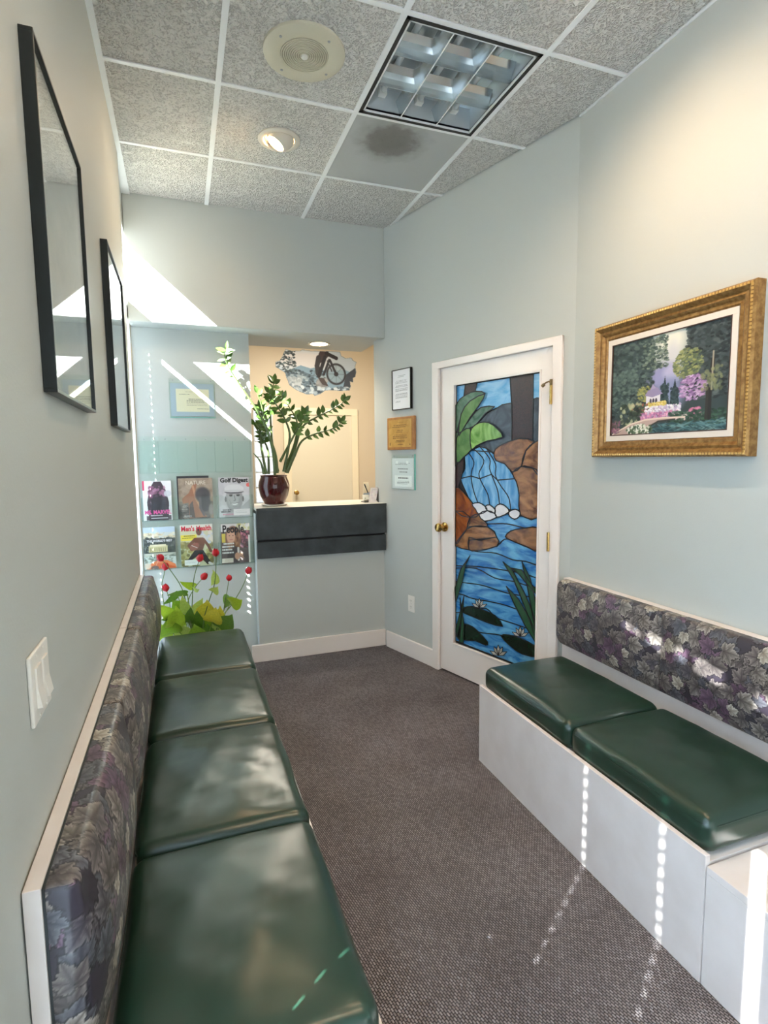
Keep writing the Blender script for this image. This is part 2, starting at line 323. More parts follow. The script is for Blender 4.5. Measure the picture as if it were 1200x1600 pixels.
GLASS = [
 ('sky',[(0.8667,1.8884),(0.7769,1.883),(0.8021,1.7816),(0.831,1.7339),(0.8663,1.6961)]),
 ('sky',[(0.6977,1.8931),(0.4239,1.8779),(0.4095,1.7093),(0.5066,1.6987),(0.6086,1.6636),(0.6962,1.6988),(0.7174,1.764)]),
 ('sky',[(0.2814,1.8903),(0.2091,1.8848),(0.2077,1.7184),(0.2781,1.7203)]),
 ('mountain',[(0.4096,1.7184),(0.4576,1.716),(0.4882,1.7139),(0.5191,1.7015),(0.6088,1.676),(0.6618,1.6428),(0.7371,1.588),(0.7153,1.458),(0.5414,1.4458),(0.5138,1.4757),(0.4062,1.501)]),
 ('mountain',[(0.2749,1.7244),(0.2455,1.7304),(0.2078,1.7253),(0.2026,1.4849),(0.2516,1.4932),(0.2774,1.5116)]),
 ('trunk',[(0.7783,1.8861),(0.6746,1.8874),(0.7012,1.8112),(0.7523,1.7819),(0.802,1.7616)]),
 ('trunk',[(0.4323,1.879),(0.2713,1.8803),(0.2685,1.5113),(0.3537,1.5231),(0.4146,1.504),(0.4135,1.6642)]),
 ('fall',[(0.789,1.4226),(0.7874,1.4088),(0.7851,1.3888),(0.7838,1.367),(0.7857,1.3474),(0.7941,1.3319),(0.8072,1.318),(0.8187,1.3033),(0.822,1.2852),(0.7309,1.3033),(0.7304,1.315),(0.7285,1.3279),(0.7231,1.3423),(0.715,1.3575),(0.7085,1.373),(0.7078,1.3882),(0.7163,1.4046),(0.7312,1.422),(0.7468,1.4376),(0.7575,1.4486)]),
 ('fall',[(0.822,1.2852),(0.8132,1.2614),(0.7965,1.2339),(0.7779,1.207),(0.7632,1.1846),(0.7532,1.1671),(0.7451,1.1526),(0.7388,1.1412),(0.7343,1.1331),(0.6685,1.1312),(0.6757,1.145),(0.6861,1.1649),(0.6973,1.1871),(0.7066,1.2076),(0.7136,1.226),(0.7197,1.2442),(0.7246,1.2615),(0.7281,1.2775),(0.7302,1.2912),(0.7309,1.3033)]),
 ('fall',[(0.7575,1.4486),(0.7468,1.4376),(0.7312,1.422),(0.7163,1.4046),(0.7078,1.3882),(0.7085,1.373),(0.715,1.3575),(0.7231,1.3423),(0.7285,1.3279),(0.7304,1.315),(0.7309,1.3033),(0.6575,1.2887),(0.6642,1.3029),(0.6659,1.3189),(0.6577,1.3377),(0.6424,1.3582),(0.6289,1.3787),(0.6259,1.3981),(0.6396,1.4175),(0.6643,1.4375),(0.6904,1.4553),(0.7084,1.4678)]),
 ('fall',[(0.7309,1.3033),(0.7302,1.2912),(0.7281,1.2775),(0.7246,1.2615),(0.7197,1.2442),(0.7136,1.226),(0.7066,1.2076),(0.6973,1.1871),(0.6861,1.1649),(0.6757,1.145),(0.6685,1.1312),(0.574,1.1157),(0.5763,1.1299),(0.5794,1.1503),(0.584,1.1728),(0.5907,1.1932),(0.6008,1.2108),(0.6136,1.2278),(0.6269,1.2442),(0.6381,1.2602),(0.6481,1.275),(0.6575,1.2887)]),
 ('fall',[(0.7084,1.4678),(0.6904,1.4553),(0.6643,1.4375),(0.6396,1.4175),(0.6259,1.3981),(0.6289,1.3787),(0.6424,1.3582),(0.6577,1.3377),(0.6659,1.3189),(0.6642,1.3029),(0.6575,1.2887),(0.5645,1.3166),(0.5731,1.3334),(0.5792,1.3496),(0.5798,1.3645),(0.5766,1.3785),(0.5748,1.3925),(0.5797,1.4077),(0.5959,1.4264),(0.6197,1.4475),(0.6438,1.4671),(0.6604,1.4807)]),
 ('fall',[(0.6575,1.2887),(0.6481,1.275),(0.6381,1.2602),(0.6269,1.2442),(0.6136,1.2278),(0.6008,1.2108),(0.5907,1.1932),(0.584,1.1728),(0.5794,1.1503),(0.5763,1.1299),(0.574,1.1157),(0.4966,1.121),(0.4992,1.1389),(0.5028,1.1646),(0.5075,1.1923),(0.5131,1.2163),(0.5201,1.2349),(0.5284,1.2512),(0.5372,1.2666),(0.5459,1.2826),(0.5549,1.2995),(0.5645,1.3166)]),
 ('fall',[(0.6604,1.4807),(0.6438,1.4671),(0.6197,1.4475),(0.5959,1.4264),(0.5797,1.4077),(0.5748,1.3925),(0.5766,1.3785),(0.5798,1.3645),(0.5792,1.3496),(0.5731,1.3334),(0.5645,1.3166),(0.5179,1.2837),(0.5269,1.2972),(0.5334,1.3118),(0.5346,1.3273),(0.5318,1.3433),(0.5299,1.3603),(0.5341,1.3789),(0.5487,1.4018),(0.5702,1.4282),(0.5918,1.4528),(0.6067,1.4699)]),
 ('fall',[(0.5645,1.3166),(0.5549,1.2995),(0.5459,1.2826),(0.5372,1.2666),(0.5284,1.2512),(0.5201,1.2349),(0.5131,1.2163),(0.5075,1.1923),(0.5028,1.1646),(0.4992,1.1389),(0.4966,1.121),(0.4159,1.1172),(0.4177,1.1298),(0.4199,1.1479),(0.4241,1.1681),(0.4316,1.187),(0.4445,1.2044),(0.4615,1.2219),(0.4793,1.2391),(0.4945,1.2554),(0.5069,1.2701),(0.5179,1.2837)]),
 ('fall',[(0.6067,1.4699),(0.5918,1.4528),(0.5702,1.4282),(0.5487,1.4018),(0.5341,1.3789),(0.5299,1.3603),(0.5318,1.3433),(0.5346,1.3273),(0.5334,1.3118),(0.5269,1.2972),(0.5179,1.2837),(0.3813,1.2964),(0.3942,1.3087),(0.407,1.3218),(0.4187,1.3362),(0.4301,1.3512),(0.443,1.3662),(0.4589,1.381),(0.4811,1.3967),(0.5081,1.4131),(0.5337,1.4279),(0.5516,1.4382)]),
 ('fall',[(0.5179,1.2837),(0.5069,1.2701),(0.4945,1.2554),(0.4793,1.2391),(0.4615,1.2219),(0.4445,1.2044),(0.4316,1.187),(0.4241,1.1681),(0.4199,1.1479),(0.4177,1.1298),(0.4159,1.1172),(0.3548,1.1123),(0.3539,1.1276),(0.3526,1.1496),(0.3516,1.1738),(0.3516,1.1959),(0.3522,1.2155),(0.3532,1.2346),(0.3558,1.2527),(0.361,1.2693),(0.3697,1.2837),(0.3813,1.2964)]),
 ('river',[(0.6158,1.0293),(0.5945,1.0375),(0.5647,1.049),(0.5368,1.0608),(0.5172,1.0736),(0.4992,1.0867),(0.4736,1.095),(0.4364,1.0946),(0.3924,1.0897),(0.3462,1.0871),(0.2927,1.0902),(0.2376,1.0953),(0.1998,1.099),(0.1983,1.0311),(0.2258,1.0282),(0.2656,1.0243),(0.3044,1.0224),(0.3375,1.0244),(0.3693,1.0286),(0.3988,1.0319),(0.4232,1.0333),(0.4451,1.0337),(0.4727,1.0326),(0.5159,1.0286),(0.5659,1.0228),(0.6022,1.0186)]),
 ('river',[(0.6022,1.0186),(0.5659,1.0228),(0.5159,1.0286),(0.4727,1.0326),(0.4451,1.0337),(0.4232,1.0333),(0.3988,1.0319),(0.3693,1.0286),(0.3375,1.0244),(0.3044,1.0224),(0.2656,1.0243),(0.2258,1.0282),(0.1983,1.0311),(0.1956,0.9036),(0.2233,0.9073),(0.2634,0.9128),(0.3025,0.9189),(0.3362,0.9262),(0.3686,0.9342),(0.3974,0.9401),(0.4206,0.9442),(0.4399,0.9463),(0.459,0.9424),(0.4813,0.9276),(0.5036,0.9067),(0.5193,0.8913)]),
 ('river',[(0.8641,0.8559),(0.8108,0.8521),(0.7371,0.8478),(0.669,0.8497),(0.611,0.8618),(0.5575,0.8794),(0.5155,0.8967),(0.4901,0.9137),(0.4749,0.9308),(0.459,0.9424),(0.4401,0.9459),(0.4207,0.9441),(0.3974,0.9401),(0.3686,0.9342),(0.3362,0.9262),(0.3025,0.9189),(0.2634,0.9128),(0.2233,0.9073),(0.1956,0.9036),(0.1938,0.8196),(0.2216,0.8243),(0.2618,0.8309),(0.3009,0.8353),(0.3324,0.8344),(0.3625,0.8312),(0.3957,0.8307),(0.4344,0.8368),(0.4768,0.8458),(0.5214,0.8516),(0.5672,0.8499),(0.6156,0.8447),(0.6689,0.8416),(0.7366,0.844),(0.8105,0.8489),(0.8641,0.8527)]),
 ('river',[(0.8641,0.8527),(0.8105,0.8489),(0.7366,0.844),(0.6689,0.8416),(0.6156,0.8447),(0.5672,0.8499),(0.5214,0.8516),(0.4768,0.8458),(0.4344,0.8368),(0.3957,0.8307),(0.3625,0.8312),(0.3324,0.8344),(0.3009,0.8353),(0.2618,0.8309),(0.2216,0.8243),(0.1938,0.8196),(0.1923,0.7498),(0.2231,0.7538),(0.2676,0.7593),(0.3112,0.7634),(0.3439,0.7647),(0.3751,0.7643),(0.4191,0.7626),(0.4877,0.7597),(0.5719,0.7553),(0.6543,0.7496),(0.7333,0.7412),(0.8094,0.7313),(0.8638,0.724)]),
 ('river',[(0.8638,0.724),(0.8094,0.7313),(0.7333,0.7412),(0.6543,0.7496),(0.5719,0.7553),(0.4877,0.7597),(0.4191,0.7626),(0.3751,0.7643),(0.3439,0.7647),(0.3112,0.7634),(0.2676,0.7593),(0.2231,0.7538),(0.1923,0.7498),(0.1913,0.7015),(0.2117,0.7007),(0.2417,0.6996),(0.2754,0.6995),(0.3114,0.7014),(0.3515,0.7044),(0.3937,0.7062),(0.438,0.704),(0.4847,0.7005),(0.5326,0.7011),(0.5806,0.7115),(0.6297,0.7264),(0.6821,0.7349),(0.7461,0.7298),(0.8144,0.7175),(0.8638,0.7079)]),
 ('river',[(0.8638,0.7079),(0.8144,0.7175),(0.7461,0.7298),(0.6821,0.7349),(0.6297,0.7264),(0.5806,0.7115),(0.5326,0.7011),(0.4847,0.7005),(0.438,0.704),(0.3937,0.7062),(0.3515,0.7044),(0.3114,0.7014),(0.2754,0.6995),(0.2417,0.6996),(0.2117,0.7007),(0.1913,0.7015),(0.1901,0.6467),(0.22,0.644),(0.2636,0.64),(0.3089,0.6364),(0.3505,0.6331),(0.3937,0.6302),(0.442,0.629),(0.5005,0.6316),(0.5651,0.6363),(0.6257,0.6388),(0.678,0.6368),(0.7251,0.6323),(0.7675,0.6283),(0.8066,0.6255),(0.8403,0.6232),(0.8636,0.6216)]),
 ('river',[(0.8636,0.6216),(0.8403,0.6232),(0.8066,0.6255),(0.7675,0.6283),(0.7251,0.6323),(0.678,0.6368),(0.6257,0.6388),(0.5651,0.6363),(0.5005,0.6316),(0.442,0.629),(0.3937,0.6302),(0.3505,0.6331),(0.3089,0.6364),(0.2636,0.64),(0.22,0.644),(0.1901,0.6467),(0.1884,0.5643),(0.2203,0.5595),(0.2675,0.5529),(0.3191,0.5486),(0.3719,0.5496),(0.4296,0.5531),(0.4918,0.5545),(0.5652,0.5504),(0.6443,0.5439),(0.709,0.5395),(0.7446,0.5402),(0.7628,0.5433),(0.7819,0.5458),(0.8113,0.5462),(0.8417,0.5459),(0.8634,0.5457)]),
 ('river',[(0.8634,0.5457),(0.8417,0.5459),(0.8113,0.5462),(0.7819,0.5458),(0.7628,0.5433),(0.7446,0.5402),(0.709,0.5395),(0.6443,0.5439),(0.5652,0.5504),(0.4918,0.5545),(0.4296,0.5531),(0.3719,0.5496),(0.3191,0.5486),(0.2675,0.5529),(0.2203,0.5595),(0.1884,0.5643),(0.1861,0.4583),(0.2011,0.4572),(0.2236,0.4557),(0.2535,0.4551),(0.2938,0.4559),(0.3422,0.4577),(0.3899,0.4594),(0.4345,0.4597),(0.478,0.4599),(0.5167,0.4637),(0.5461,0.4765),(0.57,0.4931),(0.5971,0.5012),(0.6303,0.4938),(0.6671,0.4775),(0.7085,0.4607),(0.7618,0.4443),(0.8205,0.4271),(0.863,0.4148)]),
 ('river',[(0.863,0.4148),(0.8205,0.4271),(0.7618,0.4443),(0.7085,0.4607),(0.6671,0.4775),(0.6303,0.4938),(0.5971,0.5012),(0.57,0.4931),(0.5461,0.4765),(0.5167,0.4637),(0.478,0.4599),(0.4345,0.4597),(0.3899,0.4594),(0.3422,0.4577),(0.2938,0.4559),(0.2535,0.4551),(0.2236,0.4557),(0.2011,0.4572),(0.1861,0.4583),(0.1833,0.3285),(0.2202,0.3292),(0.2739,0.3305),(0.3273,0.3346),(0.3717,0.3453),(0.4152,0.359),(0.4637,0.3664),(0.5242,0.3598),(0.591,0.3461),(0.6508,0.3379),(0.6958,0.3435),(0.732,0.3552),(0.7661,0.3618),(0.8032,0.3567),(0.8383,0.3461),(0.8628,0.338)]),
 ('river',[(0.8628,0.338),(0.8383,0.3461),(0.8032,0.3567),(0.7661,0.3618),(0.732,0.3552),(0.6958,0.3435),(0.6508,0.3379),(0.591,0.3461),(0.5242,0.3598),(0.4637,0.3664),(0.4152,0.359),(0.3717,0.3453),(0.3273,0.3346),(0.2739,0.3305),(0.2202,0.3292),(0.1833,0.3285),(0.181,0.2202),(0.2425,0.2208),(0.3333,0.2217),(0.4236,0.2226),(0.5009,0.2232),(0.576,0.2238),(0.6499,0.2245),(0.729,0.2256),(0.8068,0.2269),(0.8626,0.2278)]),
 ('rock',[(0.5414,1.4458),(0.5328,1.4639),(0.5038,1.4812),(0.4348,1.5047),(0.3594,1.5206),(0.2959,1.5152),(0.2572,1.4995),(0.2754,1.4796),(0.31,1.4517),(0.3234,1.4094),(0.3382,1.3687),(0.3691,1.3429),(0.4036,1.333),(0.4311,1.3525),(0.4589,1.3791),(0.4959,1.3885),(0.528,1.398),(0.5415,1.4208)]),
 ('rock',[(0.31,1.4517),(0.2837,1.4781),(0.2549,1.4933),(0.2266,1.505),(0.2049,1.4893),(0.1959,1.3966),(0.201,1.3098),(0.2284,1.3216),(0.2655,1.3575),(0.3074,1.3599),(0.3382,1.3668),(0.3322,1.4074)]),
 ('rock',[(0.4035,1.3284),(0.38,1.3491),(0.3451,1.3632),(0.3152,1.3679),(0.2823,1.3619),(0.2378,1.3498),(0.2011,1.3116),(0.1852,1.202),(0.1965,1.0975),(0.2661,1.0737),(0.3404,1.0913),(0.3541,1.1434),(0.3517,1.2052),(0.3611,1.2456),(0.3729,1.2782),(0.3932,1.3056)]),
 ('rock',[(0.4492,0.9599),(0.4376,0.9775),(0.4104,0.9957),(0.3749,1.0082),(0.3274,1.0182),(0.2554,1.0354),(0.1951,1.0332),(0.1791,0.9686),(0.1923,0.9041),(0.2402,0.9038),(0.3025,0.9226),(0.3602,0.9331),(0.4096,0.9434),(0.4387,0.9507)]),
 ('amber',[(0.8666,1.2297),(0.8387,1.2314),(0.7996,1.2055),(0.7541,1.1721),(0.7103,1.1346),(0.6718,1.1015),(0.6542,1.0741),(0.6822,1.0552),(0.7338,1.0474),(0.8042,1.0517),(0.8662,1.0786),(0.8792,1.1579)]),
 ('amber',[(0.8662,1.0786),(0.7973,1.0803),(0.7338,1.0474),(0.7359,1.0131),(0.7606,0.9748),(0.7852,0.9434),(0.8132,0.915),(0.8426,0.8737),(0.8657,0.8664),(0.8779,0.9716)]),
 ('rock',[(0.7338,1.0474),(0.6947,1.0676),(0.6542,1.0741),(0.6302,1.0595),(0.6132,1.0375),(0.5924,1.0189),(0.5914,1.0037),(0.6466,0.998),(0.7121,0.994),(0.745,0.9794),(0.7592,0.975),(0.7545,1.0084)]),
 ('rock',[(0.8657,0.8664),(0.8148,0.921),(0.7592,0.975),(0.737,0.9905),(0.7121,0.994),(0.653,1.0037),(0.5914,1.0037),(0.5329,0.979),(0.5161,0.9485),(0.6201,0.9274),(0.74,0.9046),(0.747,0.8709),(0.7397,0.8445),(0.8017,0.8443),(0.8657,0.8535),(0.8807,0.8535)]),
 ('rock',[(0.7402,0.9232),(0.7066,0.9202),(0.6556,0.9125),(0.5798,0.9335),(0.5161,0.9485),(0.497,0.9272),(0.5129,0.896),(0.5833,0.8704),(0.6662,0.8501),(0.7143,0.8403),(0.7426,0.8462),(0.7516,0.8852)]),
 ('foam',[(0.7159,1.1303),(0.6915,1.1402),(0.6576,1.144),(0.6314,1.1369),(0.61,1.1252),(0.5928,1.1135),(0.5897,1.1009),(0.6201,1.0842),(0.657,1.0739),(0.6733,1.0845),(0.6848,1.102),(0.7057,1.117)]),
 ('foam',[(0.657,1.0739),(0.6293,1.0906),(0.5897,1.1009),(0.5605,1.0987),(0.5372,1.0901),(0.5185,1.0789),(0.5176,1.0654),(0.5594,1.0469),(0.6104,1.0358),(0.6439,1.0511)]),
 ('foam',[(0.6033,1.1246),(0.5905,1.134),(0.5703,1.1366),(0.5445,1.1239),(0.5245,1.1076),(0.5248,1.0964),(0.5372,1.0901),(0.5633,1.0929),(0.5897,1.1009),(0.6019,1.1127)]),
 ('foam',[(0.5247,1.127),(0.5083,1.1408),(0.4868,1.1468),(0.466,1.144),(0.4468,1.1351),(0.4275,1.1216),(0.4218,1.1056),(0.4531,1.0865),(0.4922,1.0714),(0.5126,1.0686),(0.5241,1.0765),(0.5288,1.1008)]),
 ('foam',[(0.4218,1.1056),(0.4013,1.1172),(0.3763,1.1239),(0.3564,1.1195),(0.343,1.1096),(0.3423,1.0965),(0.3496,1.0831),(0.3636,1.0727),(0.3814,1.0673),(0.4013,1.0718),(0.4178,1.0813),(0.425,1.0931)]),
 ('leafdark',[(0.8664,1.7368),(0.8249,1.7769),(0.7736,1.7968),(0.7307,1.8083),(0.6902,1.8101),(0.6418,1.8031),(0.6165,1.7912),(0.657,1.779),(0.7173,1.762),(0.76,1.7368),(0.7946,1.706),(0.8153,1.6703),(0.8306,1.6329),(0.8504,1.5827),(0.8659,1.5632),(0.8743,1.6419)]),
 ('leaf',[(0.8133,1.6823),(0.7822,1.7248),(0.7382,1.756),(0.6682,1.7802),(0.6151,1.7872),(0.6266,1.7625),(0.6624,1.7253),(0.6982,1.6928),(0.7375,1.6574),(0.7785,1.6109),(0.8128,1.5713),(0.8291,1.5535),(0.8333,1.5619),(0.8294,1.617)]),
 ('leafdark',[(0.8187,1.5695),(0.7847,1.6085),(0.7305,1.6569),(0.6895,1.69),(0.6462,1.7114),(0.5842,1.7144),(0.5419,1.707),(0.564,1.6952),(0.6088,1.676),(0.6482,1.6438),(0.686,1.613),(0.7115,1.6021),(0.7372,1.5959),(0.7864,1.5762)]),
 ('leafbright',[(0.719,1.5921),(0.6944,1.6097),(0.6616,1.6214),(0.6223,1.6245),(0.582,1.6189),(0.5462,1.602),(0.5151,1.5795),(0.4827,1.5538),(0.4733,1.5309),(0.5249,1.5202),(0.594,1.5121),(0.6425,1.4986),(0.6809,1.4851),(0.7057,1.4688),(0.7209,1.4661),(0.7302,1.5031),(0.7327,1.548),(0.7302,1.5733)]),
 ('leaf',[(0.851,1.5401),(0.8302,1.5682),(0.8013,1.5789),(0.7665,1.593),(0.7357,1.5929),(0.7214,1.5593),(0.7157,1.5177),(0.7126,1.4902),(0.7209,1.4661),(0.7536,1.4401),(0.7933,1.4166),(0.8263,1.3885),(0.8505,1.3859),(0.8575,1.4588)]),
 ('leafdark',[(0.8659,1.5632),(0.8489,1.5792),(0.8333,1.5619),(0.8369,1.5328),(0.8449,1.4908),(0.8458,1.4363),(0.8475,1.388),(0.8566,1.3589),(0.8654,1.3672),(0.8689,1.4643)]),
 ('trunk',[(0.8654,1.3672),(0.7889,1.4206),(0.7944,1.3473),(0.8146,1.2854),(0.8441,1.2275),(0.8651,1.2298)]),
 ('pad',[(0.7844,0.4628),(0.7535,0.4787),(0.7087,0.4901),(0.6528,0.4904),(0.5969,0.4858),(0.5534,0.4826),(0.5168,0.4737),(0.4762,0.4487),(0.4619,0.4248),(0.5179,0.4185),(0.5963,0.4191),(0.6559,0.4223),(0.7082,0.4269),(0.7533,0.4285),(0.7843,0.4328),(0.7941,0.4464)]),
 ('pad',[(0.8412,0.2995),(0.8161,0.3322),(0.781,0.3582),(0.7441,0.3643),(0.7078,0.3603),(0.6793,0.3518),(0.6508,0.3379),(0.61,0.3173),(0.5787,0.2967),(0.5772,0.2818),(0.5948,0.2726),(0.6282,0.2755),(0.6786,0.2778),(0.7596,0.2596),(0.8333,0.2467),(0.8512,0.2674)]),
 ('pad',[(0.4726,0.364),(0.4529,0.3768),(0.4135,0.3846),(0.3744,0.3887),(0.3282,0.3877),(0.2653,0.3806),(0.212,0.3672),(0.1888,0.3423),(0.1942,0.3178),(0.2473,0.3043),(0.3147,0.2994),(0.3605,0.3069),(0.4001,0.322),(0.4453,0.343)]),
 ('reed',[(0.728,0.8097),(0.7652,0.7499),(0.7971,0.6282),(0.854,0.4878),(0.8604,0.5788),(0.8123,0.7055)]),
 ('reed',[(0.7789,0.541),(0.7932,0.42),(0.8441,0.2603),(0.8535,0.3074),(0.8113,0.4374)]),
 ('reed',[(0.8146,0.523),(0.778,0.3589),(0.7834,0.2363),(0.8211,0.2303),(0.8035,0.3743)]),
 ('reed',[(0.4596,0.8096),(0.3949,0.7781),(0.3071,0.6652),(0.2443,0.5655),(0.2028,0.4633),(0.2034,0.3837),(0.2962,0.5775),(0.3818,0.7227)]),
 ('reed',[(0.3206,0.8305),(0.2626,0.7465),(0.2192,0.6083),(0.1948,0.5026),(0.1948,0.4001),(0.2318,0.5075),(0.2748,0.6715)]),
 ('reed',[(0.4326,0.6699),(0.3416,0.6107),(0.2663,0.5228),(0.208,0.4433),(0.1987,0.3709),(0.2943,0.4733),(0.3673,0.5715)]),
 ('reed',[(0.3949,0.7829),(0.3233,0.7849),(0.2528,0.713),(0.1964,0.6849),(0.1957,0.6502),(0.2871,0.7141),(0.3465,0.7603)]),
 ('lotus',[(0.6452,0.4967),(0.6693,0.5137),(0.7075,0.511),(0.683,0.4939)]),
 ('lotus',[(0.6452,0.4967),(0.6496,0.5257),(0.6779,0.5414),(0.6735,0.5123)]),
 ('lotus',[(0.6452,0.4967),(0.6309,0.5299),(0.6457,0.5568),(0.6601,0.5237)]),
 ('lotus',[(0.6452,0.4967),(0.6177,0.5231),(0.6138,0.5526),(0.6412,0.5265)]),
 ('lotus',[(0.6452,0.4967),(0.6078,0.5078),(0.5823,0.5335),(0.6192,0.5228)]),
 ('lotus',[(0.326,0.3989),(0.349,0.415),(0.3846,0.4106),(0.3611,0.3944)]),
 ('lotus',[(0.326,0.3989),(0.3304,0.4277),(0.3571,0.4423),(0.3526,0.4133)]),
 ('lotus',[(0.326,0.3989),(0.3129,0.4323),(0.327,0.4587),(0.3402,0.4253)]),
 ('lotus',[(0.326,0.3989),(0.3005,0.4256),(0.2971,0.4552),(0.3225,0.4288)]),
 ('lotus',[(0.326,0.3989),(0.2912,0.4102),(0.2674,0.4365),(0.3016,0.4255)]),
 ('lotus',[(0.4878,0.2396),(0.514,0.256),(0.5545,0.2492),(0.5277,0.2327)]),
 ('lotus',[(0.4878,0.2396),(0.4927,0.2708),(0.5229,0.2853),(0.518,0.2539)]),
 ('lotus',[(0.4878,0.2396),(0.4728,0.2766),(0.4886,0.3046),(0.5038,0.2677)]),
 ('lotus',[(0.4878,0.2396),(0.4587,0.2697),(0.4546,0.3021),(0.4836,0.2723)]),
 ('lotus',[(0.4878,0.2396),(0.4483,0.2532),(0.421,0.2829),(0.4598,0.2697)]),
]
ZZ = [
 ('L',4,[(0.615,3.92,1.304),(0.602,3.909,1.485),(0.555,3.897,1.655),(0.49,3.886,1.771),(0.442,3.875,1.843),(0.379,3.864,1.938),(0.326,3.853,2.023),(0.298,3.841,2.091),(0.304,3.83,2.141)]),
 ('B',2,[(0.564,3.98,1.312),(0.537,3.985,1.487),(0.532,3.99,1.617),(0.549,3.995,1.712),(0.539,4.0,1.781)]),
 ('N',9,[(0.538,3.92,1.314),(0.516,3.91,1.401),(0.469,3.9,1.461)]),
 ('B',2,[(0.641,3.97,1.319),(0.627,3.96,1.469),(0.562,3.95,1.641),(0.543,3.94,1.776),(0.512,3.93,1.876)]),
 ('B',2,[(0.651,4.0,1.327),(0.619,4.013,1.513),(0.612,4.025,1.785),(0.635,4.037,1.909),(0.65,4.05,1.98)]),
 ('B',3,[(0.682,3.95,1.328),(0.731,3.938,1.572),(0.697,3.925,1.701),(0.646,3.913,1.785),(0.587,3.9,1.875)]),
 ('B',2,[(0.7,4.0,1.344),(0.78,4.013,1.531),(0.804,4.025,1.683),(0.755,4.037,1.789),(0.689,4.05,1.877)]),
 ('T',2,[(0.699,3.95,1.319),(0.766,3.95,1.485),(0.824,3.95,1.643),(0.925,3.95,1.715),(1.018,3.95,1.76),(1.102,3.95,1.806),(1.15,3.95,1.843)]),
 ('T',2,[(0.714,3.98,1.318),(0.771,3.983,1.441),(0.829,3.987,1.548),(0.932,3.99,1.601),(1.035,3.993,1.629),(1.102,3.997,1.657),(1.133,4.0,1.694)]),
 ('B',1,[(0.655,3.93,1.399),(0.734,3.913,1.545),(0.796,3.897,1.657),(0.834,3.88,1.743)]),
 ('B',1,[(0.584,4.0,1.311),(0.581,4.0,1.487),(0.532,4.0,1.592),(0.492,4.0,1.66)]),
]
TULIPS = [
 [(-0.143,3.44,0.846),(-0.088,3.44,0.761),(-0.037,3.44,0.662),(-0.01,3.44,0.542),(0.004,3.44,0.444)],
 [(-0.123,3.5,0.78),(-0.134,3.5,0.726),(-0.147,3.5,0.672),(-0.142,3.5,0.561),(-0.123,3.5,0.441)],
 [(-0.128,3.56,0.636),(-0.112,3.56,0.565),(-0.107,3.56,0.465),(-0.099,3.56,0.378)],
 [(0.075,3.47,0.822),(0.047,3.47,0.744),(0.031,3.47,0.669),(0.019,3.47,0.545),(0.01,3.47,0.42)],
 [(0.094,3.53,0.695),(0.047,3.53,0.641),(0.005,3.53,0.574),(-0.011,3.53,0.505),(-0.002,3.53,0.411)],
 [(0.167,3.44,0.854),(0.168,3.44,0.795),(0.153,3.44,0.665),(0.12,3.44,0.57),(0.082,3.44,0.448)],
 [(0.244,3.5,0.679),(0.231,3.5,0.609),(0.211,3.5,0.518),(0.191,3.5,0.434)],
 [(0.37,3.56,0.703),(0.341,3.56,0.629),(0.3,3.56,0.556),(0.244,3.56,0.477),(0.151,3.56,0.378)],
]
POTHOS = [
 ((-0.145,3.37,0.568),(-0.107,3.42,0.496),0.045,0),
 ((-0.079,3.475,0.561),(-0.032,3.525,0.48),0.067,1),
 ((-0.027,3.405,0.594),(0.007,3.455,0.495),0.045,2),
 ((0.069,3.51,0.544),(0.02,3.56,0.451),0.045,2),
 ((0.099,3.44,0.545),(0.071,3.49,0.45),0.082,3),
 ((0.146,3.37,0.516),(0.133,3.42,0.434),0.067,3),
 ((0.178,3.475,0.492),(0.164,3.525,0.401),0.052,3),
 ((0.231,3.405,0.455),(0.172,3.455,0.384),0.082,4),
 ((0.111,3.51,0.44),(0.069,3.56,0.358),0.082,1),
 ((0.045,3.44,0.488),(0.055,3.49,0.388),0.045,4),
 ((-0.073,3.37,0.54),(-0.091,3.42,0.433),0.067,0),
 ((-0.026,3.475,0.465),(-0.062,3.525,0.384),0.060,0),
 ((-0.12,3.405,0.468),(-0.1,3.455,0.382),0.074,1),
 ((-0.169,3.51,0.416),(-0.143,3.56,0.327),0.060,0),
 ((-0.041,3.44,0.421),(-0.012,3.49,0.346),0.082,2),
 ((0.028,3.37,0.427),(0.038,3.42,0.348),0.067,1),
 ((0.1,3.475,0.387),(0.092,3.525,0.301),0.067,4),
 ((0.295,3.405,0.554),(0.245,3.455,0.533),0.063,0),
 ((0.221,3.51,0.507),(0.247,3.56,0.55),0.045,4),
 ((0.149,3.44,0.742),(0.153,3.49,0.654),0.034,2),
 ((0.165,3.37,0.658),(0.14,3.42,0.622),0.037,2),
 ((-0.136,3.475,0.567),(-0.065,3.525,0.61),0.026,4),
 ((-0.106,3.405,0.629),(-0.007,3.455,0.618),0.022,4),
 ((-0.036,3.51,0.677),(0.041,3.56,0.635),0.030,0),
 ((0.058,3.44,0.639),(0.027,3.49,0.645),0.034,0),
 ((-0.151,3.37,0.495),(-0.119,3.42,0.498),0.022,4),
 ((0.195,3.475,0.411),(0.148,3.525,0.345),0.060,2),
 ((0.008,3.405,0.536),(-0.008,3.455,0.441),0.037,4),
]
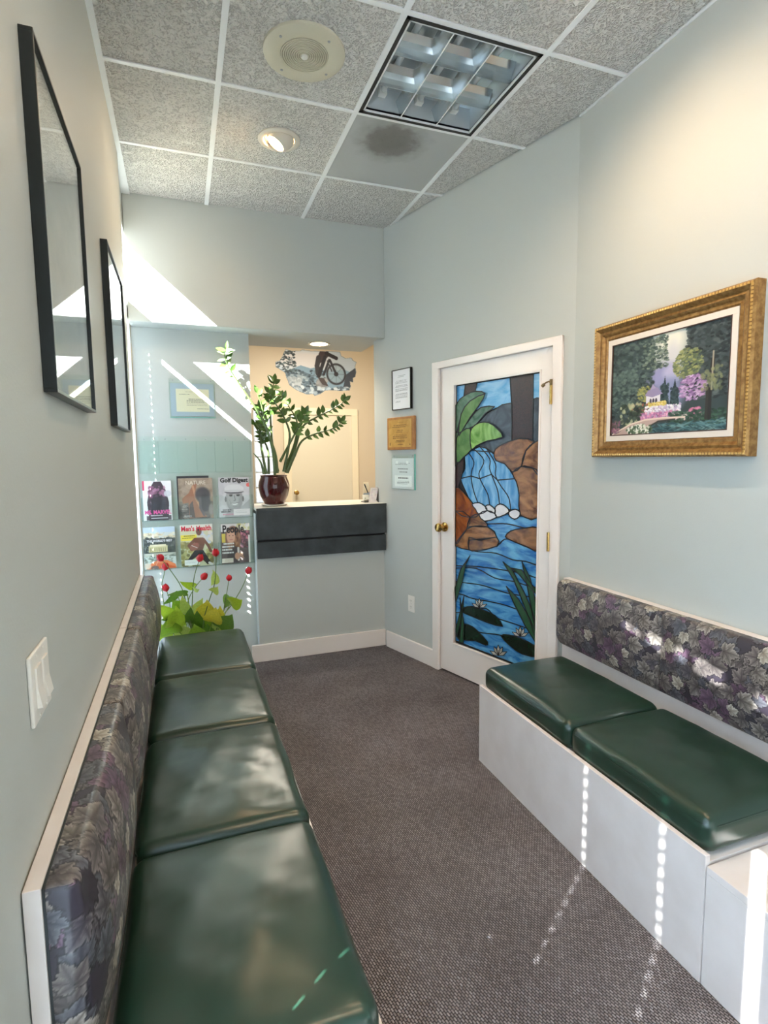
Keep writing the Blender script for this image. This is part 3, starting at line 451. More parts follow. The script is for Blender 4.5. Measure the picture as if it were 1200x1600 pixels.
MURAL = [(1.313,2.819),(1.393,2.803),(1.506,2.812),(1.525,2.826),(1.645,2.816),(1.929,2.826),(2.041,2.826),(2.06,2.771),(2.112,2.746),(2.196,2.759),(2.219,2.722),(2.27,2.699),(2.251,2.642),(2.264,2.566),(2.249,2.502),(2.215,2.482),(2.221,2.425),(2.174,2.436),(2.183,2.373),(2.165,2.321),(2.104,2.313),(2.024,2.304),(1.971,2.315),(1.892,2.313),(1.827,2.305),(1.761,2.259),(1.682,2.232),(1.664,2.256),(1.58,2.248),(1.505,2.276),(1.455,2.293),(1.393,2.334),(1.344,2.369),(1.327,2.43),(1.309,2.465),(1.299,2.52),(1.25,2.548),(1.178,2.587),(1.177,2.653),(1.229,2.673),(1.261,2.717),(1.288,2.779)]

# ================================================================== SETTING
H = 3.013
XA, T = .21632, .6096
GX = [XA + T*i for i in range(-1, 3)]; R1 = 2.58045
GY = [R1 + T*j for j in range(-7, 2)]
K = Vector((1.84, 2.264, 0)); tdir = Vector((-.277, .961, 0)).normalized(); ndir = Vector((-tdir.y, tdir.x, 0))
DM = Matrix(((tdir.x, ndir.x, 0, K.x), (tdir.y, ndir.y, 0, K.y), (0, 0, 1, 0), (0, 0, 0, 1)))   # (s, out, h) frame of the angled wall

paint = mat('seafoam_paint', (190, 194, 190), .55, bump=(170, .16, .002), spec=.35)
cream = mat('cream_paint', (208, 194, 168), .6, bump=(170, .15, .002))
white = mat('white_enamel', (238, 230, 224), .32, bump=(40, .03, .002), coat=.15)
lam = mat('white_laminate', (234, 226, 223), .3, var=(9, (227, 218, 214)), coat=.2)
plastic = mat('white_plastic', (232, 229, 222), .35)
barm = mat('grid_white', (236, 238, 237), .45)
brass = mat('brass', (196, 160, 92), .22, 1.0)
steel = mat('brushed_steel', (170, 172, 175), .3, 1.0)
black = mat('black_satin', (22, 24, 27), .35)
glass = clear_mat('window_glass', (248, 252, 252), .0)
acr = clear_mat('clear_acrylic', (251, 254, 253), .05, ior=1.22)
acr_edge = mat('acrylic_edge', (120, 205, 190), .15)

def carpet_mat():
    m = mat('loop_carpet', (98, 90, 88), .95, spec=.15); nt = m.node_tree; b = nt.nodes['Principled BSDF']
    tc = nt.nodes.new('ShaderNodeTexCoord'); mp = nt.nodes.new('ShaderNodeMapping')
    mp.inputs['Rotation'].default_value = (0, 0, math.radians(78))
    nt.links.new(tc.outputs['Object'], mp.inputs[0])
    br = nt.nodes.new('ShaderNodeTexBrick'); br.inputs['Scale'].default_value = 1.0
    br.inputs['Brick Width'].default_value = .0125; br.inputs['Row Height'].default_value = .0072
    br.inputs['Mortar Size'].default_value = .0017; br.inputs['Mortar Smooth'].default_value = .9
    br.inputs['Color1'].default_value = L4((158, 152, 154)); br.inputs['Color2'].default_value = L4((126, 120, 122)); br.inputs['Mortar'].default_value = L4((62, 59, 63))
    nt.links.new(mp.outputs[0], br.inputs[0])
    n = nt.nodes.new('ShaderNodeTexNoise'); n.inputs['Scale'].default_value = 3.0; n.inputs['Detail'].default_value = 6
    nt.links.new(tc.outputs['Object'], n.inputs['Vector'])
    r = nt.nodes.new('ShaderNodeValToRGB'); r.color_ramp.elements[0].position = .3; r.color_ramp.elements[1].position = .7
    r.color_ramp.elements[0].color = (.72, .70, .69, 1); r.color_ramp.elements[1].color = (1, 1, 1, 1)
    nt.links.new(n.outputs['Fac'], r.inputs[0])
    mx = nt.nodes.new('ShaderNodeMix'); mx.data_type = 'RGBA'; mx.blend_type = 'MULTIPLY'; mx.inputs[0].default_value = 1
    nt.links.new(br.outputs['Color'], mx.inputs[6]); nt.links.new(r.outputs[0], mx.inputs[7]); nt.links.new(mx.outputs[2], b.inputs['Base Color'])
    bp = nt.nodes.new('ShaderNodeBump'); bp.inputs['Strength'].default_value = .9; bp.inputs['Distance'].default_value = .004; bp.invert = True
    nt.links.new(br.outputs['Fac'], bp.inputs['Height']); nt.links.new(bp.outputs[0], b.inputs['Normal'])
    return m
carpet = carpet_mat()
def tile_mat():
    m = mat('fissured_tile', (206, 204, 198), .9, spec=.2); nt = m.node_tree; b = nt.nodes['Principled BSDF']
    tc = nt.nodes.new('ShaderNodeTexCoord')
    w = nt.nodes.new('ShaderNodeTexNoise'); w.inputs['Scale'].default_value = 50; w.inputs['Detail'].default_value = 1.6; w.inputs['Distortion'].default_value = 1.9
    nt.links.new(tc.outputs['Object'], w.inputs['Vector'])
    r = nt.nodes.new('ShaderNodeValToRGB'); r.color_ramp.elements[0].position = .36; r.color_ramp.elements[1].position = .60
    nt.links.new(w.outputs['Fac'], r.inputs[0])
    c = nt.nodes.new('ShaderNodeValToRGB'); c.color_ramp.elements[0].position = .0; c.color_ramp.elements[1].position = .6
    c.color_ramp.elements[0].color = L4((196, 194, 189)); c.color_ramp.elements[1].color = L4((228, 226, 221))  # pits darker than the face, their shade put into the colour
    nt.links.new(r.outputs[0], c.inputs[0]); nt.links.new(c.outputs[0], b.inputs['Base Color'])
    bp = nt.nodes.new('ShaderNodeBump'); bp.inputs['Strength'].default_value = 1.0; bp.inputs['Distance'].default_value = .009
    nt.links.new(r.outputs[0], bp.inputs['Height']); nt.links.new(bp.outputs[0], b.inputs['Normal'])
    return m
tilem = tile_mat()

# exterior pavement, floor, walls
struct(MB().box(-14, 16, -14, 14, -.14, -.1).build('ground', mat('pavement', (112, 112, 112), .9, var=(2, (102, 102, 102)))))
struct(MB().box(-.38, 3.65, -1.75, 7.3, -.09, 0).build('floor', carpet))
MB  # left wall: solid from the near window to the sidelight
b = MB(); b.box(-.305, -.245, .66, 3.31, 0, H + .17); b.box(-.305, -.245, -1.7, .66, 2.60, H + .17); b.box(-.305, -.245, -1.7, .66, 0, .32); b.box(-.305, -.245, -1.7, -1.0, .32, 2.60)
b.box(-.305, -.27, 3.31, 3.93, 2.80, H + .17)
struct(b.build('wall_left', paint))
b = MB(); b.box(1.84, 1.96, -1.7, 2.264, 0, H + .17)
struct(b.build('wall_right', paint))
b = MB()
for s0, s1, h0, h1 in ((0, .095, 0, H+.17), (1.01, 1.713, 0, H+.17), (.095, 1.01, 2.0, H+.17)): b.box(s0, s1, -.12, 0, h0, h1)
b.box(.0, 1.1, -.16, -.13, 0, 2.1)
o = struct(b.build('wall_right_angled', paint)); o.matrix_world = DM
b = MB(); b.box(-.38, -.1, -1.7, -1.6, 0, H+.17); b.box(1.72, 1.96, -1.7, -1.6, 0, H+.17); b.box(-.1, 1.72, -1.7, -1.6, 2.42, H+.17); b.box(-.1, 1.72, -1.7, -1.6, 0, .08)
struct(b.build('wall_front', paint))
struct(MB().box(-.27, 1.404, 3.773, 4.32, 2.272, H + .02, .006).build('wall_back', paint))
struct(MB().box(-.27, .465, 3.93, 4.03, 0, 2.272).build('wall_back_panel', paint))
struct(MB().box(.455, 1.396, 3.812, 3.93, 0, 1.045).build('wall_back_lower', paint))
# office beyond the counter
b = MB(); b.box(-2.1, 3.7, 7.2, 7.3, 0, H+.17); b.box(-2.1, -2.0, 4.03, 7.2, 0, H+.17); b.box(3.6, 3.7, 3.93, 7.2, 0, H+.17)
b.box(-2.1, -.27, 3.93, 4.03, 0, H+.17); b.box(1.47, 3.7, 3.93, 4.03, 0, H+.17)
struct(b.build('wall_office', cream))
struct(MB().box(-2.1, 3.7, 4.32, 7.3, H, H + .04).build('ceiling_office', mat('office_ceiling', (226, 214, 190), .9)))
struct(MB().box(-2.1, -.38, 3.93, 7.3, -.09, 0).build('floor_office', carpet))

# ceiling: slab > grid bars and tiles
ceil = struct(MB().box(-.31, 2.0, -1.72, 3.9, H + .17, H + .22).build('ceiling', mat('plenum', (150, 150, 150), .9)))
struct(MB().box(-.55, -.40, -3.4, -1.70, 0, 3.3).build('wall_sun_block', mat('stucco', (200, 194, 180), .8, bump=(80, .3, .004))))  # unseen wall added outside to keep the sun out of the front window
def clip_half(poly, p0, n):
    out = []
    for i in range(len(poly)):
        a, c = Vector(poly[i]), Vector(poly[(i+1) % len(poly)]); da, dc = (a - p0).dot(n), (c - p0).dot(n)
        if da <= 0: out.append(a)
        if (da < 0) != (dc < 0) and abs(da - dc) > 1e-9: out.append(a + (c - a) * (da / (da - dc)))
    return out
K2 = Vector((K.x, K.y)); n2 = Vector((-ndir.x, -ndir.y))
xs = [-.245] + GX[1:] + [1.84]; ys = [-1.6] + GY + [3.773]
vent_m = mat('vent_panel', (168, 170, 168), .5)
for i in range(len(xs) - 1):
    for j in range(len(ys) - 1):
        x0, x1, y0, y1 = xs[i], xs[i+1], ys[j], ys[j+1]
        if y0 < -.3 and j % 1 == 0 and y1 < -.4: pass
        if abs(x0 - GX[2]) < .01 and (abs(y0 - GY[6]) < .01 or abs(y0 - GY[7]) < .01): continue   # light fixture, vent panel
        g = .0115
        poly = [Vector((x0+g, y0+g)), Vector((x1-g, y0+g)), Vector((x1-g, y1-g)), Vector((x0+g, y1-g))]
        if x1 > 1.4: poly = clip_half(poly, K2 - n2*.012, n2)
        if len(poly) < 3: continue
        cx, cy = sum(p.x for p in poly)/len(poly), sum(p.y for p in poly)/len(poly)
        MB((0, 0, 0)).prism([(p.x, p.y, H + .004) for p in poly], (0, 0, .018)).build('ceiling_tile', tilem, ceil)
hb = .012
def clipbar(x0, x1, y0, y1):
    poly = clip_half([Vector((x0, y0)), Vector((x1, y0)), Vector((x1, y1)), Vector((x0, y1))], K2 - n2*.003, n2)
    if len(poly) >= 3: MB().prism([(p.x, p.y, H) for p in poly], (0, 0, .022)).build('grid_bar', barm, ceil)
for x in GX[1:]: clipbar(x-hb, x+hb, -1.6, 3.773)
for y in GY:
    for i in range(len(xs)-1): clipbar(xs[i] + (hb if i else 0), xs[i+1] - hb, y - .010, y + .010)
MB().box(-.245, -.222, -1.6, 3.31, H - .001, H + .02).build('wall_angle', barm, ceil)
MB().box(-.27, -.222, 3.31, 3.773, H - .001, H + .02).build('wall_angle', barm, ceil)
MB().box(1.832, 1.84, -1.6, 2.262, H - .001, H + .02).build('wall_angle', barm, ceil)

# baseboards
b = MB(); b.box(.40, 1.396, 3.796, 3.812, 0, .125, .004); struct(b.build('baseboard_back', white))
b = MB(); b.box(1.046, 1.575, 0, .016, 0, .122, .004); o = struct(b.build('baseboard_right', white)); o.matrix_world = DM

# ---- door_1: stained glass door in the angled wall
door = thing('door_1', 'white door with a leaded stained glass waterfall and lily pond panel', 'door', mtx=DM); door['kind'] = 'structure'
b = MB(); b.box(.062, .118, 0, .02, 0, 2.022, .004); b.box(.985, 1.045, 0, .02, 0, 2.022, .004); b.box(.062, 1.045, 0, .0195, 1.978, 2.022, .004)
b.box(.095, .112, -.12, .008, 0, 1.985); b.box(.991, 1.01, -.12, .008, 0, 1.985); b.box(.095, 1.01, -.12, .008, 1.983, 2.0)
b.build('door_casing', white, door)
b = MB(); b.box(.115, .208, -.045, -.006, .012, 1.979); b.box(.868, .988, -.045, -.006, .012, 1.979)
b.box(.208, .868, -.045, -.006, 1.868, 1.979); b.box(.208, .868, -.045, -.006, .012, .212)
leafo = b.build('door_leaf', white, door)
b = MB()
for z0, z1, s0, s1 in ((.206, .218, .202, .874), (1.861, 1.873, .202, .874)): b.box(s0, s1, -.012, -.001, z0, z1, .003)
for s0, s1 in ((.202, .214), (.862, .874)): b.box(s0, s1, -.012, -.001, .206, 1.873, .003)
b.build('glazing_bead', white, leafo)
gm = {}
for k, c, c2, ro in (('sky', (84, 160, 214), (150, 204, 236), .22), ('mountain', (48, 58, 70), (76, 88, 98), .25), ('trunk', (30, 18, 20), (60, 32, 32), .3),
    ('fall', (52, 130, 192), (124, 184, 224), .22), ('river', (20, 100, 174), (104, 176, 218), .2), ('rock', (86, 48, 24), (160, 112, 66), .22), ('amber', (112, 48, 10), (164, 88, 28), .15),
    ('foam', (226, 226, 230), (206, 208, 218), .3), ('leafdark', (60, 98, 76), (98, 130, 108), .2), ('leaf', (78, 118, 64), (104, 142, 84), .2), ('leafbright', (78, 132, 44), (140, 186, 92), .2),
    ('pad', (14, 34, 26), (20, 44, 32), .25), ('reed', (36, 76, 54), (48, 90, 60), .25), ('lotus', (176, 178, 170), (200, 200, 192), .3)):
    m = mat('art_glass_' + k, c, ro, var=(7 if k not in ('trunk',) else 60, c2), coat=.06, spec=.35, bump=(60 if k == 'trunk' else 22, .10 if k == 'trunk' else .05, .003)); gm[k] = m
    for n_ in m.node_tree.nodes:
        if n_.type == 'TEX_NOISE':
            n_.inputs['Distortion'].default_value = 2.2
            mp_ = m.node_tree.nodes.new('ShaderNodeMapping'); l_ = n_.inputs['Vector'].links[0].from_socket
            mp_.inputs['Scale'].default_value = {'river': (.5, 1, 1.9), 'fall': (1.7, 1, .55), 'sky': (.5, 1, 1.6), 'rock': (.7, 1, 1.5)}.get(k, (1, 1, 1))
            mp_.inputs['Rotation'].default_value = (0, {'rock': .7, 'fall': .4}.get(k, 0), 0)
            m.node_tree.links.new(l_, mp_.inputs[0]); m.node_tree.links.new(mp_.outputs[0], n_.inputs['Vector'])
b = MB(); b.box(.208, .868, -.04, -.03, .212, 1.868); panel = b.build('glass_panel', mat('lead_back', (30, 30, 34), .6), door)
def clip_rect(p):
    for p0, n in ((Vector((.214, 0)), Vector((-1, 0))), (Vector((.862, 0)), Vector((1, 0))), (Vector((0, .218)), Vector((0, -1))), (Vector((0, 1.861)), Vector((0, 1)))):
        if len(p) >= 3: p = clip_half([Vector(q) for q in p], p0, n)
    return p
came = MB()
lead = mat('lead_came', (26, 28, 32), .4, .4)
order = {'sky': 0, 'fall': 1, 'river': 1, 'mountain': 1, 'trunk': 2, 'rock': 3, 'amber': 3, 'foam': 4, 'leafdark': 3, 'leaf': 4, 'leafbright': 5, 'pad': 3, 'reed': 5, 'lotus': 5}
for qi, (k, pts) in enumerate(GLASS):
    p = clip_rect(pts)
    if len(p) < 3: continue
    y = -.029 + .0016 * order[k] + .00008 * qi
    try: MB().prism([(q.x, y, q.y) for q in p], (0, .0012, 0)).build('glass_piece', gm[k], panel)
    except ValueError: continue
    w = .0066 if k not in ('lotus',) else .0032
    for i in range(len(p)):
        a, c = p[i], p[(i+1) % len(p)]; d = c - a
        if d.length < .002: continue
        nn = Vector((-d.y, d.x)).normalized() * w * .5; e = d.normalized() * w * .4
        q = [a - e + nn, c + e + nn, c + e - nn, a - e - nn]
        came.prism([(z.x, y + .0008, z.y) for z in q], (0, .0014, 0))
co = came.build('lead_came', lead, panel)
b = MB(); b.lathe((.941, .0, .97), [(0, .0), (.03, .0), (.03, .006), (.012, .012), (.011, .032), (.022, .040), (.029, .052), (.026, .064), (.012, .070), (0, .070)], 24, (0, 1, 0))
b.build('door_knob', brass, door, True)
for h in (1.735, .973, .25):
    b = MB(); b.tube([(.119, .024, h - .05), (.119, .024, h + .05)], .0075, 10); b.box(.120, .136, -.006, -.003, h - .05, h + .05); b.box(.117, .121, -.006, .022, h - .05, h + .05)
    hg = b.build('hinge', brass, door, True)
b = MB(); b.tube([(.119, .026, 1.79), (.128, .030, 1.80), (.145, .034, 1.795), (.158, .036, 1.785)], .004, 8); b.tube([(.152, .036, 1.788), (.164, .038, 1.778)], .009, 8)
b.tube([(.119, .024, 1.78), (.119, .024, 1.81)], .008, 8)
b.build('hinge_stop', mat('dull_brass', (150, 130, 96), .35, 1.0), door, True)

# ---- windows
w1 = thing('window_1', 'full height sidelight window with closed mini blinds at the back left corner', 'window', (-.27, 3.62, 0)); w1['kind'] = 'structure'
off = (-.27, 3.62, 0)
fr = mat('window_frame_white', (230, 232, 232), .4)
b = MB(off); b.box(-.33, -.275, 3.31, 3.332, 0, 2.80); b.box(-.33, -.275, 3.91, 3.93, 0, 2.80); b.box(-.33, -.275, 3.332, 3.91, 0, .05); b.box(-.33, -.275, 3.332, 3.91, 2.285, 2.40); b.box(-.33, -.275, 3.332, 3.91, 2.79, 2.80)
b.build('window_frame', fr, w1)
b = MB(off); b.box(-.322, -.318, 3.332, 3.91, .05, 2.285); b.box(-.322, -.318, 3.332, 3.91, 2.40, 2.79)
b.build('window_pane', glass, w1)
def slat_mat(nm, k):
    m = bpy.data.materials.new(nm); m.use_nodes = True; nt = m.node_tree; nt.nodes.clear()
    o = nt.nodes.new('ShaderNodeOutputMaterial'); d = nt.nodes.new('ShaderNodeBsdfDiffuse'); t = nt.nodes.new('ShaderNodeBsdfTranslucent'); mx = nt.nodes.new('ShaderNodeMixShader')
    d.inputs[0].default_value = L4((228, 232, 232)); t.inputs[0].default_value = L4((213, 223, 234)); mx.inputs[0].default_value = k
    nt.links.new(d.outputs[0], mx.inputs[1]); nt.links.new(t.outputs[0], mx.inputs[2]); nt.links.new(mx.outputs[0], o.inputs[0]); return m
slatm = slat_mat('blind_slat', .6); slatd = slat_mat('blind_slat_dense', .33)
def blind(parent, off, x, y0, y1, z0, z1, holes, pitch=.045, sm=None, frac=.5):
    slatm_ = sm or slatm
    """holes: (y, zlo, zhi, width) cord holes routed through the closed slats"""
    n = int(round((z1 - z0) / pitch)); cache = {}
    for k in range(n):
        z = z0 + k*pitch; hs = tuple(sorted((h[0], h[3], len(h) > 4) for h in holes if h[1] <= z <= h[2]))
        if hs not in cache:
            b = MB((x, (y0+y1)/2, z0)); e = [y0] + sum([[h - g/2, h + g/2] for h, g, f in hs], []) + [y1]
            for i in range(0, len(e), 2): b.box(x - .001, x + .001, e[i], e[i+1], z0, z0 + pitch + .001)
            for h, g, f in hs:
                if not f: b.box(x - .001, x + .001, h - g/2, h + g/2, z0, z0 + pitch * frac)
            o = b.build('blind_slat', slatm_, parent); cache[hs] = o.data
        else: o = link('blind_slat', cache[hs], slatm_, parent)
        o.location = Vector((x, (y0+y1)/2, z)) - Vector(off)
blind(w1, off, -.29, 3.334, 3.800, .055, 2.235, ((3.47, .9, 1.36, .010),), sm=slatd, frac=.68)
blind(w1, off, -.29, 3.800, 3.908, .055, 2.28, ((3.85, .3, 2.2, .0042),), sm=slatd, frac=.68)
w2 = thing('window_2', 'near left window with closed mini blinds beside the camera', 'window', (-.27, -.17, .32)); w2['kind'] = 'structure'
off = (-.27, -.17, .32)
b = MB(off); b.box(-.33, -.25, -1.0, -.97, .32, 2.60); b.box(-.33, -.25, .64, .66, .32, 2.60); b.box(-.33, -.25, -.97, .64, .32, .35); b.box(-.33, -.25, -.97, .64, 2.55, 2.60); b.box(-.33, -.275, -.39, -.35, .35, 2.55)
b.build('window_frame', fr, w2)
b = MB(off); b.box(-.322, -.318, -.97, -.39, .35, 2.55); b.box(-.322, -.318, -.35, .64, .35, 2.55); b.build('window_pane', glass, w2)
blind(w2, off, -.262, -.968, .638, .355, 2.26, ((-.165, .8, 1.80, .022, 1), (.11, .8, 1.76, .0034), (.43, .95, 1.76, .0034), (.60, .6, .93, .0045)))
b = MB(off); LV = lambda y: 2.385 + (y + .05) * .182; SL = ((-.19, -.12), (-.005, .11), (.15, .20), (.26, .335), (.37, .47))
OS = (-.027, .0, .027); GP = .0075
def vstrip(y0, y1, a, c): b.prism([(-.264, y0, a(y0)), (-.264, y1, a(y1)), (-.264, y1, c(y1)), (-.264, y0, c(y0))], (.0012, 0, 0))
lev = [lambda y: 2.243] + [f for o_ in OS for f in ((lambda y, o_=o_: LV(y) + o_), (lambda y, o_=o_: LV(y) + o_ + GP))] + [lambda y: 2.55]
for i in range(0, len(lev), 2): vstrip(-.968, .638, lev[i], lev[i+1])
e_ = [-.968] + [q for p_ in SL for q in p_] + [.638]
for r_i in range(1, len(lev) - 1, 2):
    for i in range(0, len(e_), 2): vstrip(e_[i], e_[i+1], lev[r_i], lev[r_i+1])
b.build('sun_slit_board', fr, w2)  # added unseen board, its slits shaped to throw sun dashes on the right backrest
w3 = thing('window_3', 'storefront window in the front wall behind the camera', 'window', (.8, -1.65, .08)); w3['kind'] = 'structure'
off = (.8, -1.65, .08)
b = MB(off); b.box(-.1, -.05, -1.69, -1.61, .08, 2.42); b.box(1.67, 1.72, -1.69, -1.61, .08, 2.42); b.box(-.05, 1.67, -1.69, -1.61, 2.37, 2.42); b.box(-.05, 1.67, -1.69, -1.61, .08, .13); b.box(.785, .815, -1.69, -1.61, .13, 2.37)
b.build('window_frame', fr, w3)
b = MB(off); b.box(-.05, .785, -1.652, -1.648, .13, 2.37); b.box(.815, 1.67, -1.652, -1.648, .13, 2.37); b.build('window_pane', glass, w3)

# ---- office door and glass block window (background)
d2 = thing('door_2', 'plain cream office door on the far wall beyond the counter', 'door', (1.76, 7.2, 0)); d2['kind'] = 'structure'
off = (1.76, 7.2, 0); trimm = mat('cream_trim', (238, 226, 196), .4)
b = MB(off); b.box(1.255, 1.345, 7.17, 7.2, 0, 2.07, .006); b.box(2.175, 2.265, 7.17, 7.2, 0, 2.07, .006); b.box(1.255, 2.265, 7.168, 7.2, 1.985, 2.075, .006); b.build('door_casing', trimm, d2)
MB(off).box(1.345, 2.175, 7.185, 7.2, .01, 1.985).build('door_leaf', mat('office_door', (222, 214, 190), .45), d2)
MB(off).lathe((1.40, 7.185, .97), [(0, 0), (.03, 0), (.012, .01), (.012, .04), (.03, .055), (.024, .075), (0, .08)], 16, (0, -1, 0)).build('door_knob', brass, d2, True)
w4 = thing('window_4', 'glass block window strip beside the office door', 'window', (1.0, 7.19, 0)); w4['kind'] = 'structure'
off = (1.0, 7.19, 0)
blockm = mat('glass_block', (222, 230, 238), .08, var=(22, (140, 152, 164)), coat=.6, bump=(26, .8, .02), emit=((220, 230, 240), .35)); MB(off).box(.87, 1.12, 7.175, 7.2, .05, 2.05).build('mortar', mat('block_mortar', (206, 206, 200), .7), w4)  # block emission stands in for daylight from behind
for i in range(10):
    for j in range(2): MB(off).box(.882 + .118*j, .988 + .118*j, 7.158, 7.19, .07 + .197*i, .25 + .197*i, .012).build('glass_block', blockm, w4)
# ================================================================== CEILING FIXTURES
trimw = mat('lamp_trim', (222, 214, 200), .4)
def downlight(name, label, cx, cy, aim, energy, z=H, strength=26, group=None, lamp=True, size=1.9):
    t = thing(name, label, 'ceiling light', (cx, cy, z), group)
    off = (cx, cy, z); aim = Vector(aim).normalized(); c = Vector(off)
    MB(off).lathe(c, [(.104, .006), (.105, -.002), (.098, -.007), (.080, -.006), (.074, .003)], 40).build('trim_ring', trimw, t, True)
    cc = c + Vector((0, 0, .010))
    prof = [(.070*math.sin(a), .070*math.cos(a) - .018) for a in [math.radians(q) for q in (100, 84, 70, 58, 46, 40)]]
    MB(off).lathe(cc, prof, 36, aim).build('eyeball', trimw, t, True)
    MB(off).lathe(cc, [(0, .033), (.044, .033), (.046, .028)], 28, aim).build('lamp_face', mat('warm_lamp', (255, 220, 170), .5, emit=((255, 205, 140), strength)), t)
    if lamp: spot('lamp_light', cc + aim * .055, cc + aim * 1.5, energy, size=size)
    return t
downlight('recessed_downlight', 'lit gimbal downlight in the ceiling tile left of the stained vent panel', .53, 2.915, (-.50, .06, -.80), SPOT * .26, size=2.7)
downlight('recessed_downlight', 'lit gimbal downlight at the top edge in front of the fluorescent fixture', 1.13, 1.60, (.32, .0, -.88), SPOT * .46, size=2.4)
downlight('recessed_downlight', 'lit gimbal downlight above the near end of the left bench', .50, .45, (-.25, .3, -.85), SPOT * .26, size=2.4)
downlight('recessed_downlight', 'added unseen gimbal downlight above the low side table', 1.13, .42, (.25, .3, -.85), SPOT * .40, size=2.3)  # lamp added out of view to warm the right wall
t = thing('soffit_downlight', 'small round lit can light in the low soffit above the counter', 'ceiling light', (1.0, 4.10, 2.272))
MB((1.0, 4.10, 2.272)).lathe((1.0, 4.10, 2.272), [(.085, .0), (.084, -.006), (.066, -.005), (.062, -.001)], 32).build('trim_ring', trimw, t, True)
MB((1.0, 4.10, 2.272)).lathe((1.0, 4.10, 2.269), [(0, 0), (.064, 0)], 28).build('lamp_face', mat('soffit_lamp', (255, 235, 200), .5, emit=((255, 226, 180), 14)), t)
spot('soffit_light', (1.0, 4.10, 2.25), (1.0, 4.10, 1), 16, (1, .88, .70), size=2.4)

# speaker
spm = mat('speaker_beige', (206, 200, 178), .45)
off = (.525, 2.287, H); t = thing('ceiling_speaker', 'round beige ceiling speaker with ringed grille beside the fluorescent fixture', 'speaker', off)
MB(off).lathe(off, [(.160, .004), (.160, -.006), (.152, -.011), (.10, -.013), (.094, -.010)], 48).build('speaker_rim', spm, t, True)
MB(off).lathe(off, [(0, -.008), (.094, -.008)], 40).build('grille_back', mat('grille_dark', (150, 145, 128), .7), t)
b = MB(off)
for k in range(10):
    r = .014 + .0082 * k; b.lathe(off, [(r, -.009), (r, -.0125), (r + .0048, -.0125), (r + .0048, -.009)], 40)
b.build('grille_ring', spm, t, True)
MB(off).lathe(off, [(.013, -.008), (.013, -.018), (.010, -.020), (0, -.020)], 20).build('centre_knob', mat('knob_white', (236, 234, 226), .3), t, True)
for q in (0.6, 2.17, 3.74, 5.31):
    c = Vector(off) + Vector((.128*math.cos(q), .128*math.sin(q), -.011)); MB(off).lathe(c, [(.006, 0), (.005, -.003), (0, -.003)], 10).build('screw', steel, t, True)

# fluorescent fixture
x0, x1, y0, y1 = GX[2] + .012, GX[3] - .012, GY[6] + .010, GY[7] - .010
off = ((x0+x1)/2, (y0+y1)/2, H); t = thing('fluorescent_fixture', 'unlit square fluorescent ceiling fixture with silver louver cells and black edge', 'light fixture', off)
b = MB(off)
for q in ((x0, x1, y0, y0+.015), (x0, x1, y1-.015, y1), (x0, x0+.015, y0, y1), (x1-.015, x1, y0, y1)): b.box(*q, H - .002, H + .02)
b.build('black_edge', black, t)
alu = mat('louver_aluminium', (214, 220, 223), .22, .85, var=(5, (196, 204, 208)))
b = MB(off); zt = H + .115
X0, X1, Y0, Y1 = x0+.015, x1-.015, y0+.015, y1-.015
b.box(X0, X1, Y0, Y1, zt, zt + .01)
for q in ((X0-.006, X0, Y0, Y1), (X1, X1+.006, Y0, Y1), (X0, X1, Y0-.006, Y0), (X0, X1, Y1, Y1+.006)): b.box(*q, H, zt)
b.build('housing', mat('fixture_white', (222, 228, 230), .22, .5), t)
b = MB(off)
for q in ((X0, X1, Y0, Y0+.008), (X0, X1, Y1-.008, Y1), (X0, X0+.008, Y0, Y1), (X1-.008, X1, Y0, Y1)): b.box(*q, H, H+.006)
b.build('louver_rim', mat('fixture_rim', (226, 230, 230), .4), t)
def vane(name, along, pos, a0, a1, wtop, m):
    """parabolic vane: thin at the bottom edge, flaring upward"""
    b = MB(off); prof = [(.0015, 0), (.003, .012), (.008, .03), (.016, .05), (wtop, .068)]
    pts = [(-w, h) for w, h in prof[::-1]] + [(w, h) for w, h in prof]
    if along == 'y': b.prism([(pos + w, a0, H + .003 + h) for w, h in pts], (0, a1 - a0, 0))
    else: b.prism([(a0, pos + w, H + .003 + h) for w, h in pts], (a1 - a0, 0, 0))
    return b.build(name, m, t)
cw, cl = (X1 - X0) / 3, (Y1 - Y0) / 3
for k in (1, 2):
    vane('long_vane', 'y', X0 + cw*k, Y0, Y1, .022, alu)
    MB(off).box(X0 + cw*k - .0022, X0 + cw*k + .0022, Y0 + .008, Y1 - .008, H + .0005, H + .0028).build('vane_edge', mat('vane_edge_white', (240, 242, 242), .35), t)
for k in (1, 2):
    for i in range(3): vane('cross_vane', 'x', Y0 + cl*k, X0 + cw*i + .004, X0 + cw*(i+1) - .004, .040, alu)
for k in range(3):
    xx = X0 + cw*(k + .5); MB(off).tube([(xx, Y0+.03, zt - .022), (xx, Y1-.03, zt - .022)], .0127, 12).build('lamp_tube', mat('dead_tube', (226, 230, 228), .3), t, True)
    for yy in (Y0 + .015, Y1 - .015): MB(off).box(xx-.018, xx+.018, yy-.015, yy+.015, zt-.04, zt).build('lamp_holder', mat('holder', (236, 236, 230), .4), t)

